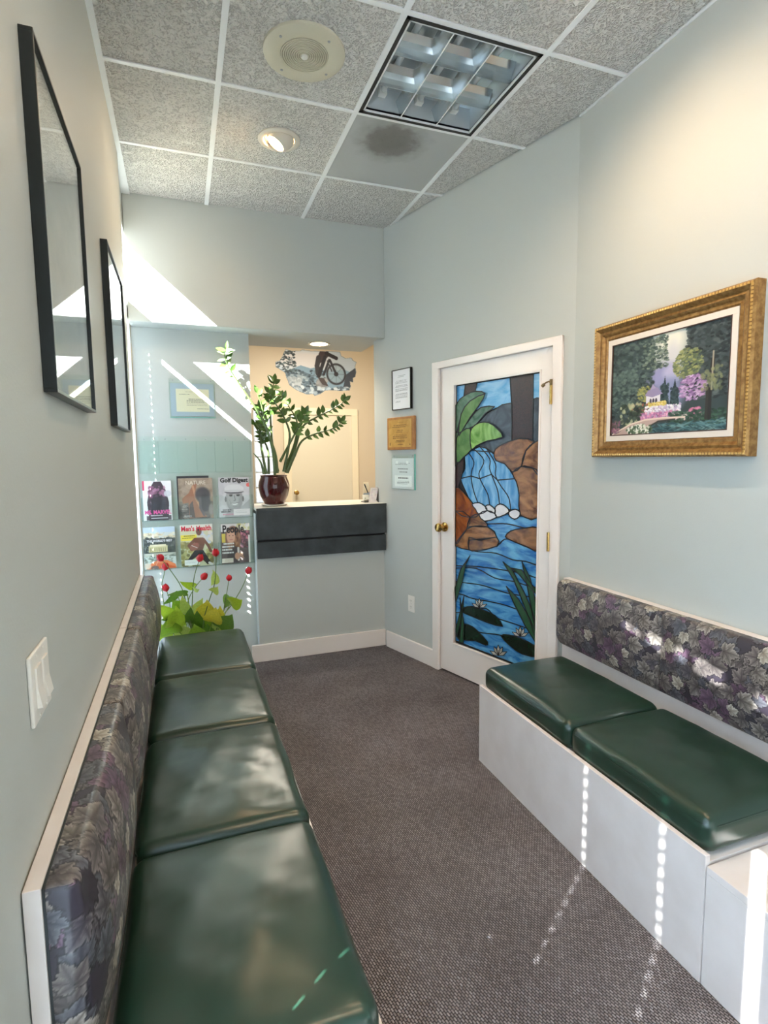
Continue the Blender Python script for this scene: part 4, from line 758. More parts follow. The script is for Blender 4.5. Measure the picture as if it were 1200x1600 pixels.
# vent panel with soot stain
def stain_mat():
    m = mat('vent_panel_stained', (172, 174, 172), .55); nt = m.node_tree; b = nt.nodes['Principled BSDF']
    tc = nt.nodes.new('ShaderNodeTexCoord'); mp = nt.nodes.new('ShaderNodeMapping'); mp.inputs['Scale'].default_value = (5.7, 5.9, 0)
    nt.links.new(tc.outputs['Object'], mp.inputs[0])
    n = nt.nodes.new('ShaderNodeTexNoise'); n.inputs['Scale'].default_value = 16; n.inputs['Detail'].default_value = 5; nt.links.new(tc.outputs['Object'], n.inputs['Vector'])
    ln = nt.nodes.new('ShaderNodeVectorMath'); ln.operation = 'LENGTH'; nt.links.new(mp.outputs[0], ln.inputs[0])
    ad = nt.nodes.new('ShaderNodeMath'); ad.operation = 'MULTIPLY_ADD'; ad.inputs[1].default_value = .7; nt.links.new(n.outputs['Fac'], ad.inputs[0]); nt.links.new(ln.outputs['Value'], ad.inputs[2])
    r = nt.nodes.new('ShaderNodeValToRGB'); e = r.color_ramp.elements
    e[0].position = .40; e[0].color = L4((118, 116, 112)); e[1].position = 1.0 ; e[1].color = L4((174, 176, 174))
    k = e.new(.62); k.color = L4((126, 124, 120)); k = e.new(.76); k.color = L4((158, 158, 155))
    mul = nt.nodes.new('ShaderNodeMath'); mul.operation = 'MULTIPLY'; mul.inputs[1].default_value = .62; nt.links.new(ad.outputs[0], mul.inputs[0])
    nt.links.new(mul.outputs[0], r.inputs[0]); nt.links.new(r.outputs[0], b.inputs['Base Color']); return m
off = (1.07, 2.75, H)
t = thing('ceiling_vent_panel', 'smooth grey perforated ceiling vent panel with a round soot stain', 'vent', off)
MB(off).box(GX[2]+.0125, GX[3]-.0125, GY[7]+.0105, GY[8]-.0105, H+.003, H+.016).build('face_panel', stain_mat(), t)
b = MB(off)
for i in range(5):
    for j in range(5):
        dx, dy = (i-2)*.05, (j-2)*.05
        if dx*dx + dy*dy < .013: b.lathe((1.07+dx, 2.75+dy, H+.0032), [(.0022, 0), (.0016, -.0004), (0, -.0004)], 6)
b.build('perforations', mat('hole_dark', (96, 94, 90), .8), t)['kind'] = 'stuff'

# ================================================================== BENCHES
green = mat('dark_green_vinyl', (20, 48, 37), .30, bump=(420, .08, .0006), var=(6, (24, 53, 41)), spec=.65)
greenL = green
pipem = mat('green_piping', (18, 40, 32), .35)
def cushion(label, x0, x1, y0, y1, z0, z1, crown, wob, seed, group):
    c = ((x0+x1)/2, (y0+y1)/2, z0)
    t = thing('seat_cushion', label, 'cushion', c, group)
    me = rbox_mesh((x1-x0)/2, (y1-y0)/2, (z1-z0)/2, .036, 22, crown, wob, seed)
    o = link('cover', me, green, t); o.location = (0, 0, (z1-z0)/2)
    b = MB(); hx, hy, r = (x1-x0)/2 - .004, (y1-y0)/2 - .004, .036; pts = []
    for cx, cy, a0 in ((hx-r, hy-r, 0), (-hx+r, hy-r, 90), (-hx+r, -hy+r, 180), (hx-r, -hy+r, 270)):
        for k in range(5): q = math.radians(a0 + 22.5*k); pts.append((cx + r*math.cos(q), cy + r*math.sin(q), (z1-z0) - .024))
    pts.append(pts[0]); b.tube(pts, .003, 6, cap=False); b.build('piping', pipem, t, True)
    return t
# right bench
off = (1.25, 1.56, 0); t = right_bench = thing('upholstered_bench', 'white built-in bench with a leaf print backrest along the right wall', 'bench', off)
MB(off).box(1.25, 1.267, .974, 2.15, 0, .3685, .0015).build('front_panel', lam, t)
MB(off).box(1.268, 1.80, .978, 2.148, .328, .345).build('seat_deck', lam, t)
MB(off).box(1.268, 1.83, .975, .993, 0, .327).build('end_panel', lam, t); MB(off).box(1.268, 1.80, 2.13, 2.148, 0, .327).build('end_panel', lam, t)
MB(off).box(1.80, 1.838, .975, 2.262, .328, .803, .0015).build('back_panel', lam, t)
cushion('dark green vinyl seat cushion at the door end of the right bench', 1.268, 1.715, 1.553, 2.148, .3455, .455, .022, .0025, 3, 'seat cushions')
cushion('dark green vinyl seat cushion beside the low table on the right bench', 1.268, 1.715, .982, 1.549, .3455, .455, .022, .0025, 5, 'seat cushions')
off = (1.55, .7, 0); t = thing('low_side_table', 'low white laminate box table at the near end of the right bench', 'table', off)
MB(off).box(1.252, 1.838, .42, .971, .322, .342, .0015).build('table_top', lam, t)
MB(off).box(1.252, 1.27, .42, .971, 0, .3215, .001).build('front_panel', lam, t); MB(off).box(1.27, 1.838, .42, .438, 0, .3215).build('end_panel', lam, t)
# left bench
off = (.03, 1.98, 0); t = left_bench = thing('upholstered_bench', 'long built-in bench with leaf print backrests along the left wall', 'bench', off)
MB(off).box(.288, .305, .80, 3.16, 0, .372, .0015).build('front_panel', lam, t)
MB(off).box(-.24, .287, .802, 3.158, .328, .345).build('seat_deck', lam, t)
MB(off).box(-.24, .287, .80, .817, 0, .327).build('end_panel', lam, t); MB(off).box(-.24, .287, 3.141, 3.158, 0, .327).build('end_panel', lam, t)
for lab, y0, y1, cr, wb, sd in (('dark green vinyl seat cushion nearest the camera on the left bench', .808, 1.381, .020, .003, 11), ('wrinkled dark green vinyl cushion, second from the camera on the left bench', 1.386, 1.964, .024, .005, 12),
        ('dark green vinyl cushion, third from the camera on the left bench', 1.969, 2.522, .022, .003, 13), ('dark green vinyl cushion at the tulip end of the left bench', 2.527, 3.15, .016, .002, 14)):
    cushion(lab, -.158, .2855, y0, y1, .3455, .468, cr, wb, sd, 'seat cushions')

# leaf print fabric, painted as a repeat of overlapping lobed leaves
def leaf_tile(n=232):
    a = np.empty((n, n, 3)); a[:] = (54, 48, 58); g = np.random.default_rng(5)
    pal = [((56, 52, 60), (136, 128, 130)), ((64, 58, 58), (164, 154, 148)), ((54, 54, 62), (126, 126, 132)), ((68, 50, 66), (142, 112, 134)), ((74, 68, 64), (198, 189, 180)), ((124, 114, 102), (240, 234, 220))]
    order_ = [0, 2, 1, 3] * 30 + [1, 4, 0, 2, 4, 1, 3] * 10 + [4, 5, 1, 5] * 5
    for kk, pi in enumerate(order_):
        R = g.uniform(19, 28) if pi < 5 else g.uniform(15, 21)
        cx, cy, rot = g.uniform(0, n), g.uniform(0, n), g.uniform(0, 6.283)
        m = int(R) + 3; X, Y = np.meshgrid(np.arange(-m, m + 1), np.arange(-m, m + 1))
        best = np.full(X.shape, -1.0); edge = np.zeros(X.shape); vein = np.ones(X.shape); halo = np.zeros(X.shape, bool)
        for ang, ln in ((0, 1), (.80, .84), (-.80, .84), (1.62, .58), (-1.62, .58)):
            L_ = R * ln; c, s = math.cos(rot + ang), math.sin(rot + ang)
            al, pe = X*c + Y*s, -X*s + Y*c; q = np.clip(al / L_, 0, 1)
            saw = 1 + .20 * (2*((al / (L_*.24)) % 1) - 1) * (q > .25)
            wd = .33 * L_ * np.sin(np.pi * q**.72)**.9 * saw
            ins = (al > 0) & (al < L_) & (np.abs(pe) < wd); halo |= (al > -1) & (al < L_ + 1.5) & (np.abs(pe) < wd + 1.4)
            val = np.where(ins, q, -1); up = val > best
            rib = np.clip(np.abs(((al - np.abs(pe)*.9) / (L_*.17)) % 1 - .5) * 5, .0, 1)
            best = np.where(up, val, best); vein = np.where(up, np.clip((np.abs(pe) - .15) / 1.0, 0, 1) * (.72 + .28*rib), vein)
            edge = np.where(up, np.clip(np.abs(pe) / (wd + 1e-6), 0, 1), edge)
        iy, ix = (Y + int(cy)) % n, (X + int(cx)) % n
        a[iy, ix] = np.where((halo & (best < 0))[..., None], a[iy, ix] * .62, a[iy, ix])
        ins = best >= 0; d, l = np.array(pal[pi][0], float), np.array(pal[pi][1], float)
        half = np.where((-X*math.sin(rot) + Y*math.cos(rot)) > 0, 1.0, .80)
        sh = np.clip(.02 + .62*best**.9 + .40*edge**2, 0, 1) * (.35 + .65*vein) * half * g.uniform(.85, 1.1)
        col = d + (l - d) * np.clip(sh, 0, 1)[..., None]
        a[iy, ix] = np.where(ins[..., None], col, a[iy, ix])
    return lin(a)
TILE = leaf_tile(); TS = .0023
fabric = print_mat('leaf_print_fabric', .45, coat=.4, bump=(300, .04, .0006), spec=.4)
fabric.node_tree.nodes['Principled BSDF'].inputs['Coat Roughness'].default_value = .24
def pad(name, parent, off, Lw, Hh, D, B, place, Rc=.02, phase=(0, 0), r=.014, ends=(1, 1)):
    """place(a,b,d) -> point; a along, b up, d depth off the board"""
    st = .0024
    def prof(Ln):
        tot = 2*(D - r) + 2*(math.pi/2*r) + (Ln - 2*r); n = max(8, int(tot / st)); P_, D_ = [], []
        for s in np.linspace(0, tot, n):
            q = s if s < tot/2 else tot - s
            if q < D - r: p, d = 0, q
            elif q < D - r + math.pi/2*r: an = (q - D + r) / r; p, d = r - r*math.cos(an), D - r + r*math.sin(an)
            else: p, d = q - (D - r + math.pi/2*r) + r, D
            P_.append(p if s < tot/2 else Ln - p); D_.append(d)
        return np.array(P_), np.array(D_), np.linspace(0, tot, n)
    pa, da, sa = prof(Lw); pb, db, sb = prof(Hh)
    A, Bz = np.meshgrid(pa, pb); dep = np.minimum(da[None, :], db[:, None])
    u, v = (2*A/Lw - 1), (2*Bz/Hh - 1)
    dep = dep + B * (1 - np.abs(u)**5) * (1 - np.abs(v)**2.6) * (dep / D)**2
    ha, hb_ = Lw/2, Hh/2; X, Z = A - ha, Bz - hb_
    cx, cz = np.sign(X)*(ha - Rc), np.sign(Z)*(hb_ - Rc); vx, vz = X - cx, Z - cz
    cor = (((X < -(ha - Rc)) & bool(ends[0])) | ((X > ha - Rc) & bool(ends[1]))) & (np.abs(Z) > hb_ - Rc); ln = np.hypot(vx, vz) + 1e-9; k = np.where(cor, np.maximum(np.abs(vx), np.abs(vz)) / ln, 1)
    X, Z = np.where(cor, cx + vx*k, X), np.where(cor, cz + vz*k, Z)
    P = np.stack(place(X + ha, Z + hb_, dep), -1) - np.array(off)
    i = ((sb[:, None] / TS + phase[1]).astype(int)) % TILE.shape[0]; j = ((sa[None, :] / TS + phase[0]).astype(int)) % TILE.shape[1]
    c = TILE[np.broadcast_to(i, A.shape), np.broadcast_to(j, A.shape)]
    return grid_mesh(name, P, fabric, parent, c)
gasket = mat('dark_gasket', (40, 48, 50), .6)
def part_empty(name, parent, loc, label):
    o = bpy.data.objects.new(name, None); COL.objects.link(o); o.empty_display_size = .05; o.parent = parent; o.location = Vector(loc) - Vector(parent.location); o['label'] = label; return o
for lab, y0, ym, y1 in (('near leaf print padded backrest on the left wall', .858, 1.512, 2.166), ('far leaf print padded backrest on the left wall', 2.171, 2.666, 3.16)):
    off = (-.24, (y0+y1)/2, .455); t = part_empty('backrest', left_bench, off, lab)
    MB(off).box(-.2425, -.219, y0, y1, .40, .812, .001).build('backing_board', lam, t)
    MB(off).box(-.2188, -.2152, y0+.004, y1-.004, .452, .808).build('gasket', gasket, t)
    for n_, (a, c) in enumerate(((y0+.005, ym-.0008), (ym+.0008, y1-.005))):
        pad('pad', t, off, c - a, .352, .043, .036, lambda A, B_, d, a=a: (-.2155 + d, a + A, .455 + B_), .012, (97*n_ + int(a*300), 31*n_ + int(a*100)))
off = (1.80, 1.62, .46); t = part_empty('backrest', right_bench, off, 'leaf print padded backrest on the white back panel')
for n_, (a, c) in enumerate(((1.6185, 2.268), (.972, 1.618))):
    pad('pad', t, off, c - a, .330, .036, .030, lambda A, B_, d, c=c: (1.7995 - d, c - A, .472 + B_), .045, (50 + 71*n_, 17*n_), .010, (n_ == 0, n_ == 1))

# ================================================================== LEFT WALL
def hbox_frame(b, axis, p0, p1, a0, a1, z0, z1, w):
    """four mitre-less bars around a rectangle; axis 'x': plane normal is x (p0..p1), a is y"""
    for (q0, q1, r0, r1) in ((a0, a1, z0, z0+w), (a0, a1, z1-w, z1), (a0, a0+w, z0+w, z1-w), (a1-w, a1, z0+w, z1-w)):
        if axis == 'x': b.box(p0, p1, q0, q1, r0, r1, .0008)
        else: b.box(q0, q1, p0, p1, r0, r1, .0008)
prn = print_mat('paper_print', .6)
artg = mat('picture_glass', (255, 255, 255), .02)
pg = clear_mat('frame_glass', (250, 252, 252), .01, ior=1.52)
for lab, y0, y1, z0, z1, sd in (('large black metal framed print under glass, nearer the camera on the left wall', 1.234, 1.748, 1.558, 2.214, 1), ('black metal framed print under glass, farther along the left wall near the counter', 2.305, 2.863, 1.554, 2.228, 2)):
    off = (-.245, (y0+y1)/2, z0); t = thing('framed_print', lab, 'picture', off, 'black framed prints on the left wall')
    b = MB(off); hbox_frame(b, 'x', -.2445, -.2205, y0, y1, z0, z1, .007); b.build('frame', mat('frame_black', (34, 40, 42), .32, .3), t)
    p = Pic(70, 84, (206, 206, 200)); p.rect(.16, .14, .84, .86, (186, 190, 188)); p.dabs(160, .17, .15, .83, .85, .03, .08, [(176, 182, 182), (196, 198, 194), (168, 174, 178), (204, 204, 198)], .5, flat=.5, seed=sd)
    flat_print('artwork', p, prn, t, Vector((-.232, y0+.006, z1-.006)) - Vector(off), (0, y1-y0-.012, 0), (0, 0, -(z1-z0-.012)))
    MB(off).box(-.228, -.2255, y0+.0072, y1-.0072, z0+.0072, z1-.0072).build('glazing', pg, t)
off = (-.245, 1.035, 1.058); t = thing('light_switch', 'white double rocker light switch on the left wall', 'light switch', off)
MB(off).box(-.2449, -.2385, .976, 1.094, 1.0, 1.116, .0025).build('wall_plate', plastic, t)
for yy in (1.012, 1.058):
    sw = MB(off).prism([(-.2382, yy-.0165, 1.025), (-.2300, yy-.0165, 1.026), (-.2352, yy-.0165, 1.058), (-.2352, yy-.0165, 1.092), (-.2382, yy-.0165, 1.092)], (0, .033, 0)).build('rocker', plastic, t)
for yy in (1.012, 1.058):
    for zz in (1.008, 1.108): MB(off).lathe((-.2384, yy, zz), [(.003, 0), (.0025, .001), (0, .001)], 8, (1, 0, 0)).build('screw', plastic, t)

# ================================================================== RIGHT WALL: painting
def garden():
    p = Pic(300, 226, (58, 70, 72)); E = p.ell; Dd = p.dabs
    p.poly([(.36, 0), (.72, 0), (.66, .3), (.62, .5), (.42, .5), (.42, .25)], (176, 182, 176)); E(.55, .08, .10, .16, (236, 232, 216), .95, .8); E(.56, .25, .07, .14, (206, 204, 206), .9, .9)
    E(.50, .44, .15, .13, (150, 148, 190), .95, .7); E(.56, .40, .07, .07, (186, 180, 206), .9, .8); E(.55, .62, .12, .16, (136, 144, 178), .9, .7)
    Dd(900, -.02, .0, .40, .80, .012, .034, [(46, 60, 62), (62, 78, 78), (74, 90, 86), (38, 50, 54), (86, 104, 98)], .75, flat=.55, seed=1)
    Dd(260, .30, .02, .52, .34, .010, .022, [(72, 88, 84), (100, 116, 104), (58, 74, 72), (128, 140, 122)], .8, flat=.5, seed=2)
    Dd(620, .68, .0, 1.02, .70, .012, .032, [(52, 62, 66), (66, 76, 78), (42, 50, 54), (80, 90, 90)], .8, flat=.5, seed=3)
    Dd(260, .57, .20, .80, .48, .010, .022, [(132, 140, 92), (158, 160, 104), (104, 116, 82), (84, 98, 78)], .8, 'e', .5, -.3, 4)
    Dd(200, .0, .30, .26, .72, .012, .03, [(92, 110, 104), (106, 124, 114), (70, 88, 84)], .6, flat=.6, seed=5)
    Dd(90, .26, .50, .40, .66, .010, .020, [(150, 150, 88), (126, 132, 80), (168, 164, 100)], .8, 'e', .5, .4, 6)
    Dd(220, .62, .46, .84, .70, .010, .022, [(160, 122, 168), (186, 150, 192), (132, 98, 144), (204, 172, 206)], .85, 'e', .45, -.2, 7)
    for x, t_, w in ((.505, .43, .045), (.590, .47, .042)): p.poly([(x, t_), (x+w, .72), (x-w, .72)], (44, 60, 66)); Dd(80, x-w*.7, t_+.08, x+w*.7, .72, .008, .016, [(40, 56, 62), (58, 76, 78)], .8, seed=int(x*99))
    p.poly([(.345, .575), (.47, .595), (.47, .70), (.345, .70)], (222, 216, 222)); p.poly([(.33, .60), (.36, .55), (.44, .53), (.49, .60), (.40, .625)], (152, 138, 172)); p.poly([(.38, .545), (.40, .49), (.43, .535)], (168, 154, 184))
    for x in (.385, .41, .435): E(x, .665, .010, .028, (72, 66, 80), 1, .2)
    Dd(200, .20, .68, .44, .80, .008, .016, [(150, 84, 78), (176, 110, 92), (92, 104, 72), (70, 84, 66)], .85, flat=.7, seed=8); Dd(90, .36, .68, .52, .73, .008, .014, [(212, 188, 96), (226, 206, 130)], .9, flat=.7, seed=9)
    Dd(240, .34, .72, .64, .80, .008, .016, [(232, 228, 232), (214, 206, 220), (240, 238, 236), (190, 170, 200)], .9, flat=.7, seed=10); Dd(260, .28, .78, .62, .87, .008, .016, [(206, 132, 168), (226, 160, 190), (170, 110, 156), (196, 156, 196)], .9, flat=.7, seed=11)
    p.poly([(.60, .82), (.80, .79), (.82, .88), (.60, .89)], (222, 196, 196)); Dd(70, .72, .78, .80, .88, .01, .018, [(206, 128, 158), (190, 110, 140)], .9, seed=12)
    Dd(260, .55, .80, 1.02, .95, .012, .026, [(52, 80, 66), (66, 96, 78), (42, 62, 56)], .8, flat=.5, seed=13); Dd(120, .10, .68, .30, .92, .010, .02, [(60, 74, 62), (44, 56, 52), (190, 190, 150)], .75, flat=1.2, seed=14)
    Dd(260, .36, .90, 1.02, 1.01, .012, .05, [(58, 92, 98), (84, 122, 128), (46, 74, 82), (112, 146, 148)], .8, flat=.18, seed=15)
    p.poly([(-.01, 1.01), (.08, .97), (.20, .88), (.34, .845), (.50, .84), (.70, .85), (.60, .862), (.45, .875), (.36, .92), (.30, 1.01)], (186, 160, 150)); p.line([(.02, .985), (.20, .885), (.34, .85), (.50, .845), (.68, .853)], .006, (226, 206, 188)); p.line([(.37, .93), (.46, .875), (.60, .868)], .006, (62, 62, 60))
    Dd(150, .16, .90, .42, 1.0, .008, .016, [(222, 222, 204), (92, 112, 84), (70, 90, 70), (236, 236, 224)], .9, 'e', seed=16); Dd(70, -.01, .84, .09, .97, .008, .016, [(140, 92, 116), (92, 84, 78), (168, 116, 132)], .85, seed=17)
    p.line([(.865, .88), (.86, .6), (.875, .35)], .014, (44, 44, 44)); p.line([(.872, .62), (.876, .28)], .006, (160, 150, 132)); p.line([(.84, .88), (.845, .6)], .010, (54, 52, 50)); Dd(60, .80, .42, .94, .62, .01, .02, [(150, 152, 110), (120, 128, 98)], .6, seed=18)
    return p
off = (1.84, 1.699, 1.416); t = thing('framed_painting', 'garden path oil painting in a carved gold frame on the right wall', 'painting', off)
y0, y1, z0, z1 = 1.322, 2.076, 1.414, 1.998
gold = mat('gilt_frame', (132, 96, 52), .38, .5, bump=(120, .35, .003), var=(60, (172, 134, 80)))
prof = [(0, .0), (0, .040), (.006, .049), (.016, .050), (.024, .043), (.030, .036), (.040, .040), (.046, .036), (.052, .028), (.064, .030), (.070, .024), (.070, 0)]   # (inset, height off wall)
rings = []
b = MB(off)
for i_, h_ in prof: rings.append([b.v((1.8395 - h_, yy, zz)) for yy, zz in ((y0+i_, z0+i_), (y1-i_, z0+i_), (y1-i_, z1-i_), (y0+i_, z1-i_))])
for A, B_ in zip(rings, rings[1:]):
    for k in range(4): b.bm.faces.new((A[k], A[(k+1) % 4], B_[(k+1) % 4], B_[k]))
b.build('frame', gold, t)
b = MB(off)
for a_, c_, e_, g_ in ((y0+.006, y1-.006, z0+.011, 0), (y0+.006, y1-.006, z1-.011, 0), (0, 0, y0+.011, 1), (0, 0, y1-.011, 1)):
    n_ = 58 if not g_ else 44
    for k in range(n_):
        f_ = (k + .5) / n_
        yy, zz = (a_ + (c_-a_)*f_, e_) if not g_ else (e_, z0+.012 + (z1-z0-.024)*f_)
        b.box(1.7885, 1.792, yy-.0045, yy+.0045, zz-.0045, zz+.0045, .0015, 1)
b.build('carved_beads', mat('gilt_highlight', (206, 166, 98), .3, .6), t)['kind'] = 'stuff'
b = MB(off); hbox_frame(b, 'x', 1.813, 1.838, y0+.0705, y1-.0705, z0+.0705, z1-.0705, .024); b.build('liner', mat('linen_liner', (226, 216, 204), .8), t)
flat_print('canvas', garden(), print_mat('oil_canvas', .5, bump=(200, .15, .001), spec=.25), t, Vector((1.818, y1-.095, z1-.095)) - Vector(off), (0, -(y1-y0-.19), 0), (0, 0, -(z1-z0-.19)))
b = MB(off); hbox_frame(b, 'x', 1.812, 1.8175, y0+.0935, y1-.0935, z0+.0935, z1-.0935, .004); b.build('inner_lip', mat('lip_brown', (74, 48, 40), .5), t)
# ================================================================== ANGLED WALL: documents, outlet
def on_wall(name, label, cat, s, h, group=None):
    return thing(name, label, cat, group=group, mtx=DM @ Matrix.Translation((s, 0, h)))
def wall_print(name, pic, m, parent, off, s0, s1, h0, h1, out):
    return flat_print(name, pic, m, parent, Vector((s1, out, h1)) - Vector(off), (-(s1-s0), 0, 0), (0, 0, -(h1-h0)))
off = (1.367, 0, 1.89); t = on_wall('framed_certificate', 'typed notice in thin black frame, topmost of three left of the glass door', 'certificate', off[0], off[2])
b = MB(off); b.box(1.262, 1.472, .001, .014, 1.752, 2.028); b.build('backing', black, t)
b = MB(off); hbox_frame(b, 'y', .001, .020, 1.262, 1.472, 1.752, 2.028, .005); b.build('frame', black, t)
p = Pic(72, 96, (242, 243, 245)); p.lines_of_text(.30, .72, .15, .23, 3, seed=1); p.lines_of_text(.16, .84, .27, .36, 3, seed=2, al=.5); p.lines_of_text(.16, .84, .40, .56, 6, seed=3); p.lines_of_text(.16, .84, .60, .74, 5, seed=4); p.lines_of_text(.16, .45, .79, .84, 2, seed=5)
wall_print('sheet', p, prn, t, off, 1.267, 1.467, 1.757, 2.023, .0148)
off = (1.376, 0, 1.587); t = on_wall('wooden_plaque', 'wooden award plaque with a gold engraved plate, middle of three left of the glass door', 'plaque', off[0], off[2])
MB(off).box(1.226, 1.528, .0005, .022, 1.474, 1.702, .004).build('board', mat('oak_plaque', (186, 132, 78), .4, var=(18, (164, 110, 62)), coat=.3), t)
p = Pic(90, 66, (196, 152, 82)); p.dabs(120, 0, 0, 1, 1, .05, .12, [(204, 162, 92), (188, 144, 74)], .35, seed=3); c_ = (104, 74, 34)
for x0_, x1_, y0_, n_, sd in ((.36, .64, .10, 1, 1), (.18, .82, .20, 2, 2), (.34, .66, .38, 2, 3), (.2, .8, .54, 3, 4), (.3, .7, .74, 2, 5), (.36, .64, .88, 1, 6)): p.lines_of_text(x0_, x1_, y0_, y0_ + .055*n_, n_, c_, .75, sd, .5)
p.rect(.06, .82, .10, .93, c_, .7); p.rect(.9, .88, .95, .93, c_, .7)
MB(off).box(1.246, 1.508, .0222, .0236, 1.492, 1.684).build('engraved_plate_base', brass, t)
wall_print('engraved_plate', p, print_mat('engraved_print', .32, spec=.6), t, off, 1.246, 1.508, 1.492, 1.684, .0242)
off = (1.366, 0, 1.32); t = on_wall('acrylic_sign_holder', 'clear acrylic holder with typed sheets, lowest of three left of the glass door', 'sign holder', off[0], off[2])
MB(off).box(1.234, 1.500, .0005, .0035, 1.196, 1.443).build('back_sheet', acr, t); MB(off).box(1.234, 1.500, .0085, .0105, 1.196, 1.420).build('front_sheet', acr, t)
MB(off).box(1.2335, 1.2355, .0006, .0106, 1.196, 1.443).build('edge', acr_edge, t)
p = Pic(84, 80, (228, 230, 232)); p.lines_of_text(.16, .84, .16, .24, 2, (90, 90, 95), .8, 1); p.lines_of_text(.22, .78, .34, .40, 1, (70, 70, 75), .8, 2); p.lines_of_text(.3, .7, .44, .5, 1, (70, 70, 75), .8, 7); p.rect(.18, .10, .28, .18, (250, 250, 250)); p.rect(.66, .10, .76, .18, (250, 250, 250))
p.rect(.12, .56, .90, .92, (250, 250, 250)); p.lines_of_text(.24, .78, .63, .68, 1, (50, 50, 55), .9, 3, .6); p.lines_of_text(.24, .78, .74, .86, 3, (90, 90, 95), .7, 4)
wall_print('sheet', p, prn, t, off, 1.245, 1.490, 1.200, 1.415, .0075)
for s_ in (1.262, 1.472): MB(off).lathe((s_, .0036, 1.431), [(.0045, 0), (.004, .003), (0, .003)], 12, (0, 1, 0)).build('screw', steel, t, True)
off = (1.285, 0, .388); t = on_wall('wall_outlet', 'white electrical outlet low on the wall left of the glass door', 'outlet', off[0], off[2])
MB(off).box(1.250, 1.320, .0003, .006, .330, .446, .0022).build('cover_plate', plastic, t)
for hh in (.366, .410): MB(off).box(1.268, 1.302, .0062, .0078, hh - .015, hh + .015, .0006).build('receptacle', plastic, t)
sd_ = mat('slot_dark', (60, 58, 56), .6)
for hh in (.366, .410):
    for ds in (-.007, .007): MB(off).box(1.285 + ds - .0012, 1.285 + ds + .0012, .0078, .0081, hh - .001, hh + .007).build('slot', sd_, t)
    MB(off).box(1.283, 1.287, .0078, .0081, hh - .010, hh - .006).build('slot', sd_, t)
MB(off).lathe((1.285, .0062, .388), [(.003, 0), (0, .0012)], 8, (0, 1, 0)).build('screw', steel, t)

# ================================================================== COUNTER and things on it
slate = mat('slate_laminate', (38, 45, 48), .5, var=(9, (58, 65, 68)), bump=(60, .12, .002))
off = (.93, 3.80, 1.046); t = thing('reception_counter', 'dark slate laminate reception counter with a stepped front', 'counter', off)
MB(off).box(.458, 1.393, 3.768, 4.20, 1.0665, 1.086, .002).build('countertop', mat('counter_top', (210, 206, 196), .3), t)
MB(off).box(.458, 1.400, 3.7655, 3.7675, 1.066, 1.0865).build('top_edge_band', slate, t)
MB(off).box(.458, 1.399, 3.766, 3.811, .868, 1.066, .0015).build('upper_fascia', slate, t)
MB(off).box(.462, 1.395, 3.795, 3.8115, .852, .8675).build('shadow_reveal', mat('reveal_dark', (20, 22, 24), .7), t)
MB(off).box(.459, 1.397, 3.776, 3.8115, .737, .852, .0015).build('lower_fascia', slate, t)
MB(off).box(.458, 1.393, 3.812, 4.19, 1.0462, 1.066).build('substrate', slate, t)

off = (.612, 3.96, 1.086); t = thing('zz_plant', 'tall leafy houseplant in a glossy dark red pot on the counter', 'plant', off)
potm = mat('oxblood_glaze', (54, 6, 12), .14, var=(5, (74, 10, 16)), coat=.5)
MB(off).lathe((.612, 3.96, 1.098), [(0, 0), (.066, 0), (.072, .006), (.098, .06), (.109, .11), (.110, .135), (.104, .165), (.094, .188), (.092, .197), (.097, .203), (.095, .207), (.086, .205), (.084, .18), (0, .178)], 40).build('pot', potm, t, True)
MB(off).lathe((.612, 3.96, 1.0865), [(0, 0), (.082, 0), (.094, .010), (.092, .012), (.08, .008), (0, .008)], 36).build('saucer', mat('white_glaze', (224, 222, 214), .25), t, True)
MB(off).lathe((.612, 3.96, 1.277), [(0, .006), (.05, .004), (.083, 0)], 20).build('soil', mat('potting_soil', (62, 48, 38), .95, bump=(90, .8, .01)), t)
stemm = mat('zz_stem', (82, 104, 54), .4, var=(20, (66, 88, 46))); lf1 = mat('zz_leaf', (62, 94, 36), .3, var=(22, (84, 118, 52)), coat=.2); lf2 = mat('zz_leaf_sunlit', (108, 140, 74), .35, var=(18, (128, 158, 96)))  # paler second leaf colour holds the sunlight on the left stem
def leaflet_mesh(name, m, wf=.42, curl=.12, n=5):
    bm = bmesh.new(); rows = []
    for i in range(n + 1):
        f = i / n; w = wf * .5 * math.sin(math.pi * min(1, f**.8 * .98 + .02)) if 0 < i < n else 0
        z = curl * (f * (1 - f)) - .10 * curl * f
        rows.append([bm.verts.new((0, f, z))] if w == 0 else [bm.verts.new((-w, f, z + w*.25)), bm.verts.new((0, f, z)), bm.verts.new((w, f, z + w*.25))])
    for A, B_ in zip(rows, rows[1:]):
        if len(A) == 1 and len(B_) == 3: bm.faces.new((A[0], B_[1], B_[0])); bm.faces.new((A[0], B_[2], B_[1]))
        elif len(A) == 3 and len(B_) == 1: bm.faces.new((A[0], A[1], B_[0])); bm.faces.new((A[1], A[2], B_[0]))
        elif len(A) == 3: bm.faces.new((A[0], A[1], B_[1], B_[0])); bm.faces.new((A[1], A[2], B_[2], B_[1]))
    me = bpy.data.meshes.new(name); bm.to_mesh(me); bm.free(); me.shade_smooth(); me.materials.append(m); return me
lm = [leaflet_mesh('leaflet', lf1, .56, .15), leaflet_mesh('leaflet', lf1, .50, -.12), leaflet_mesh('leaflet_sunlit', lf2, .44, .12)]
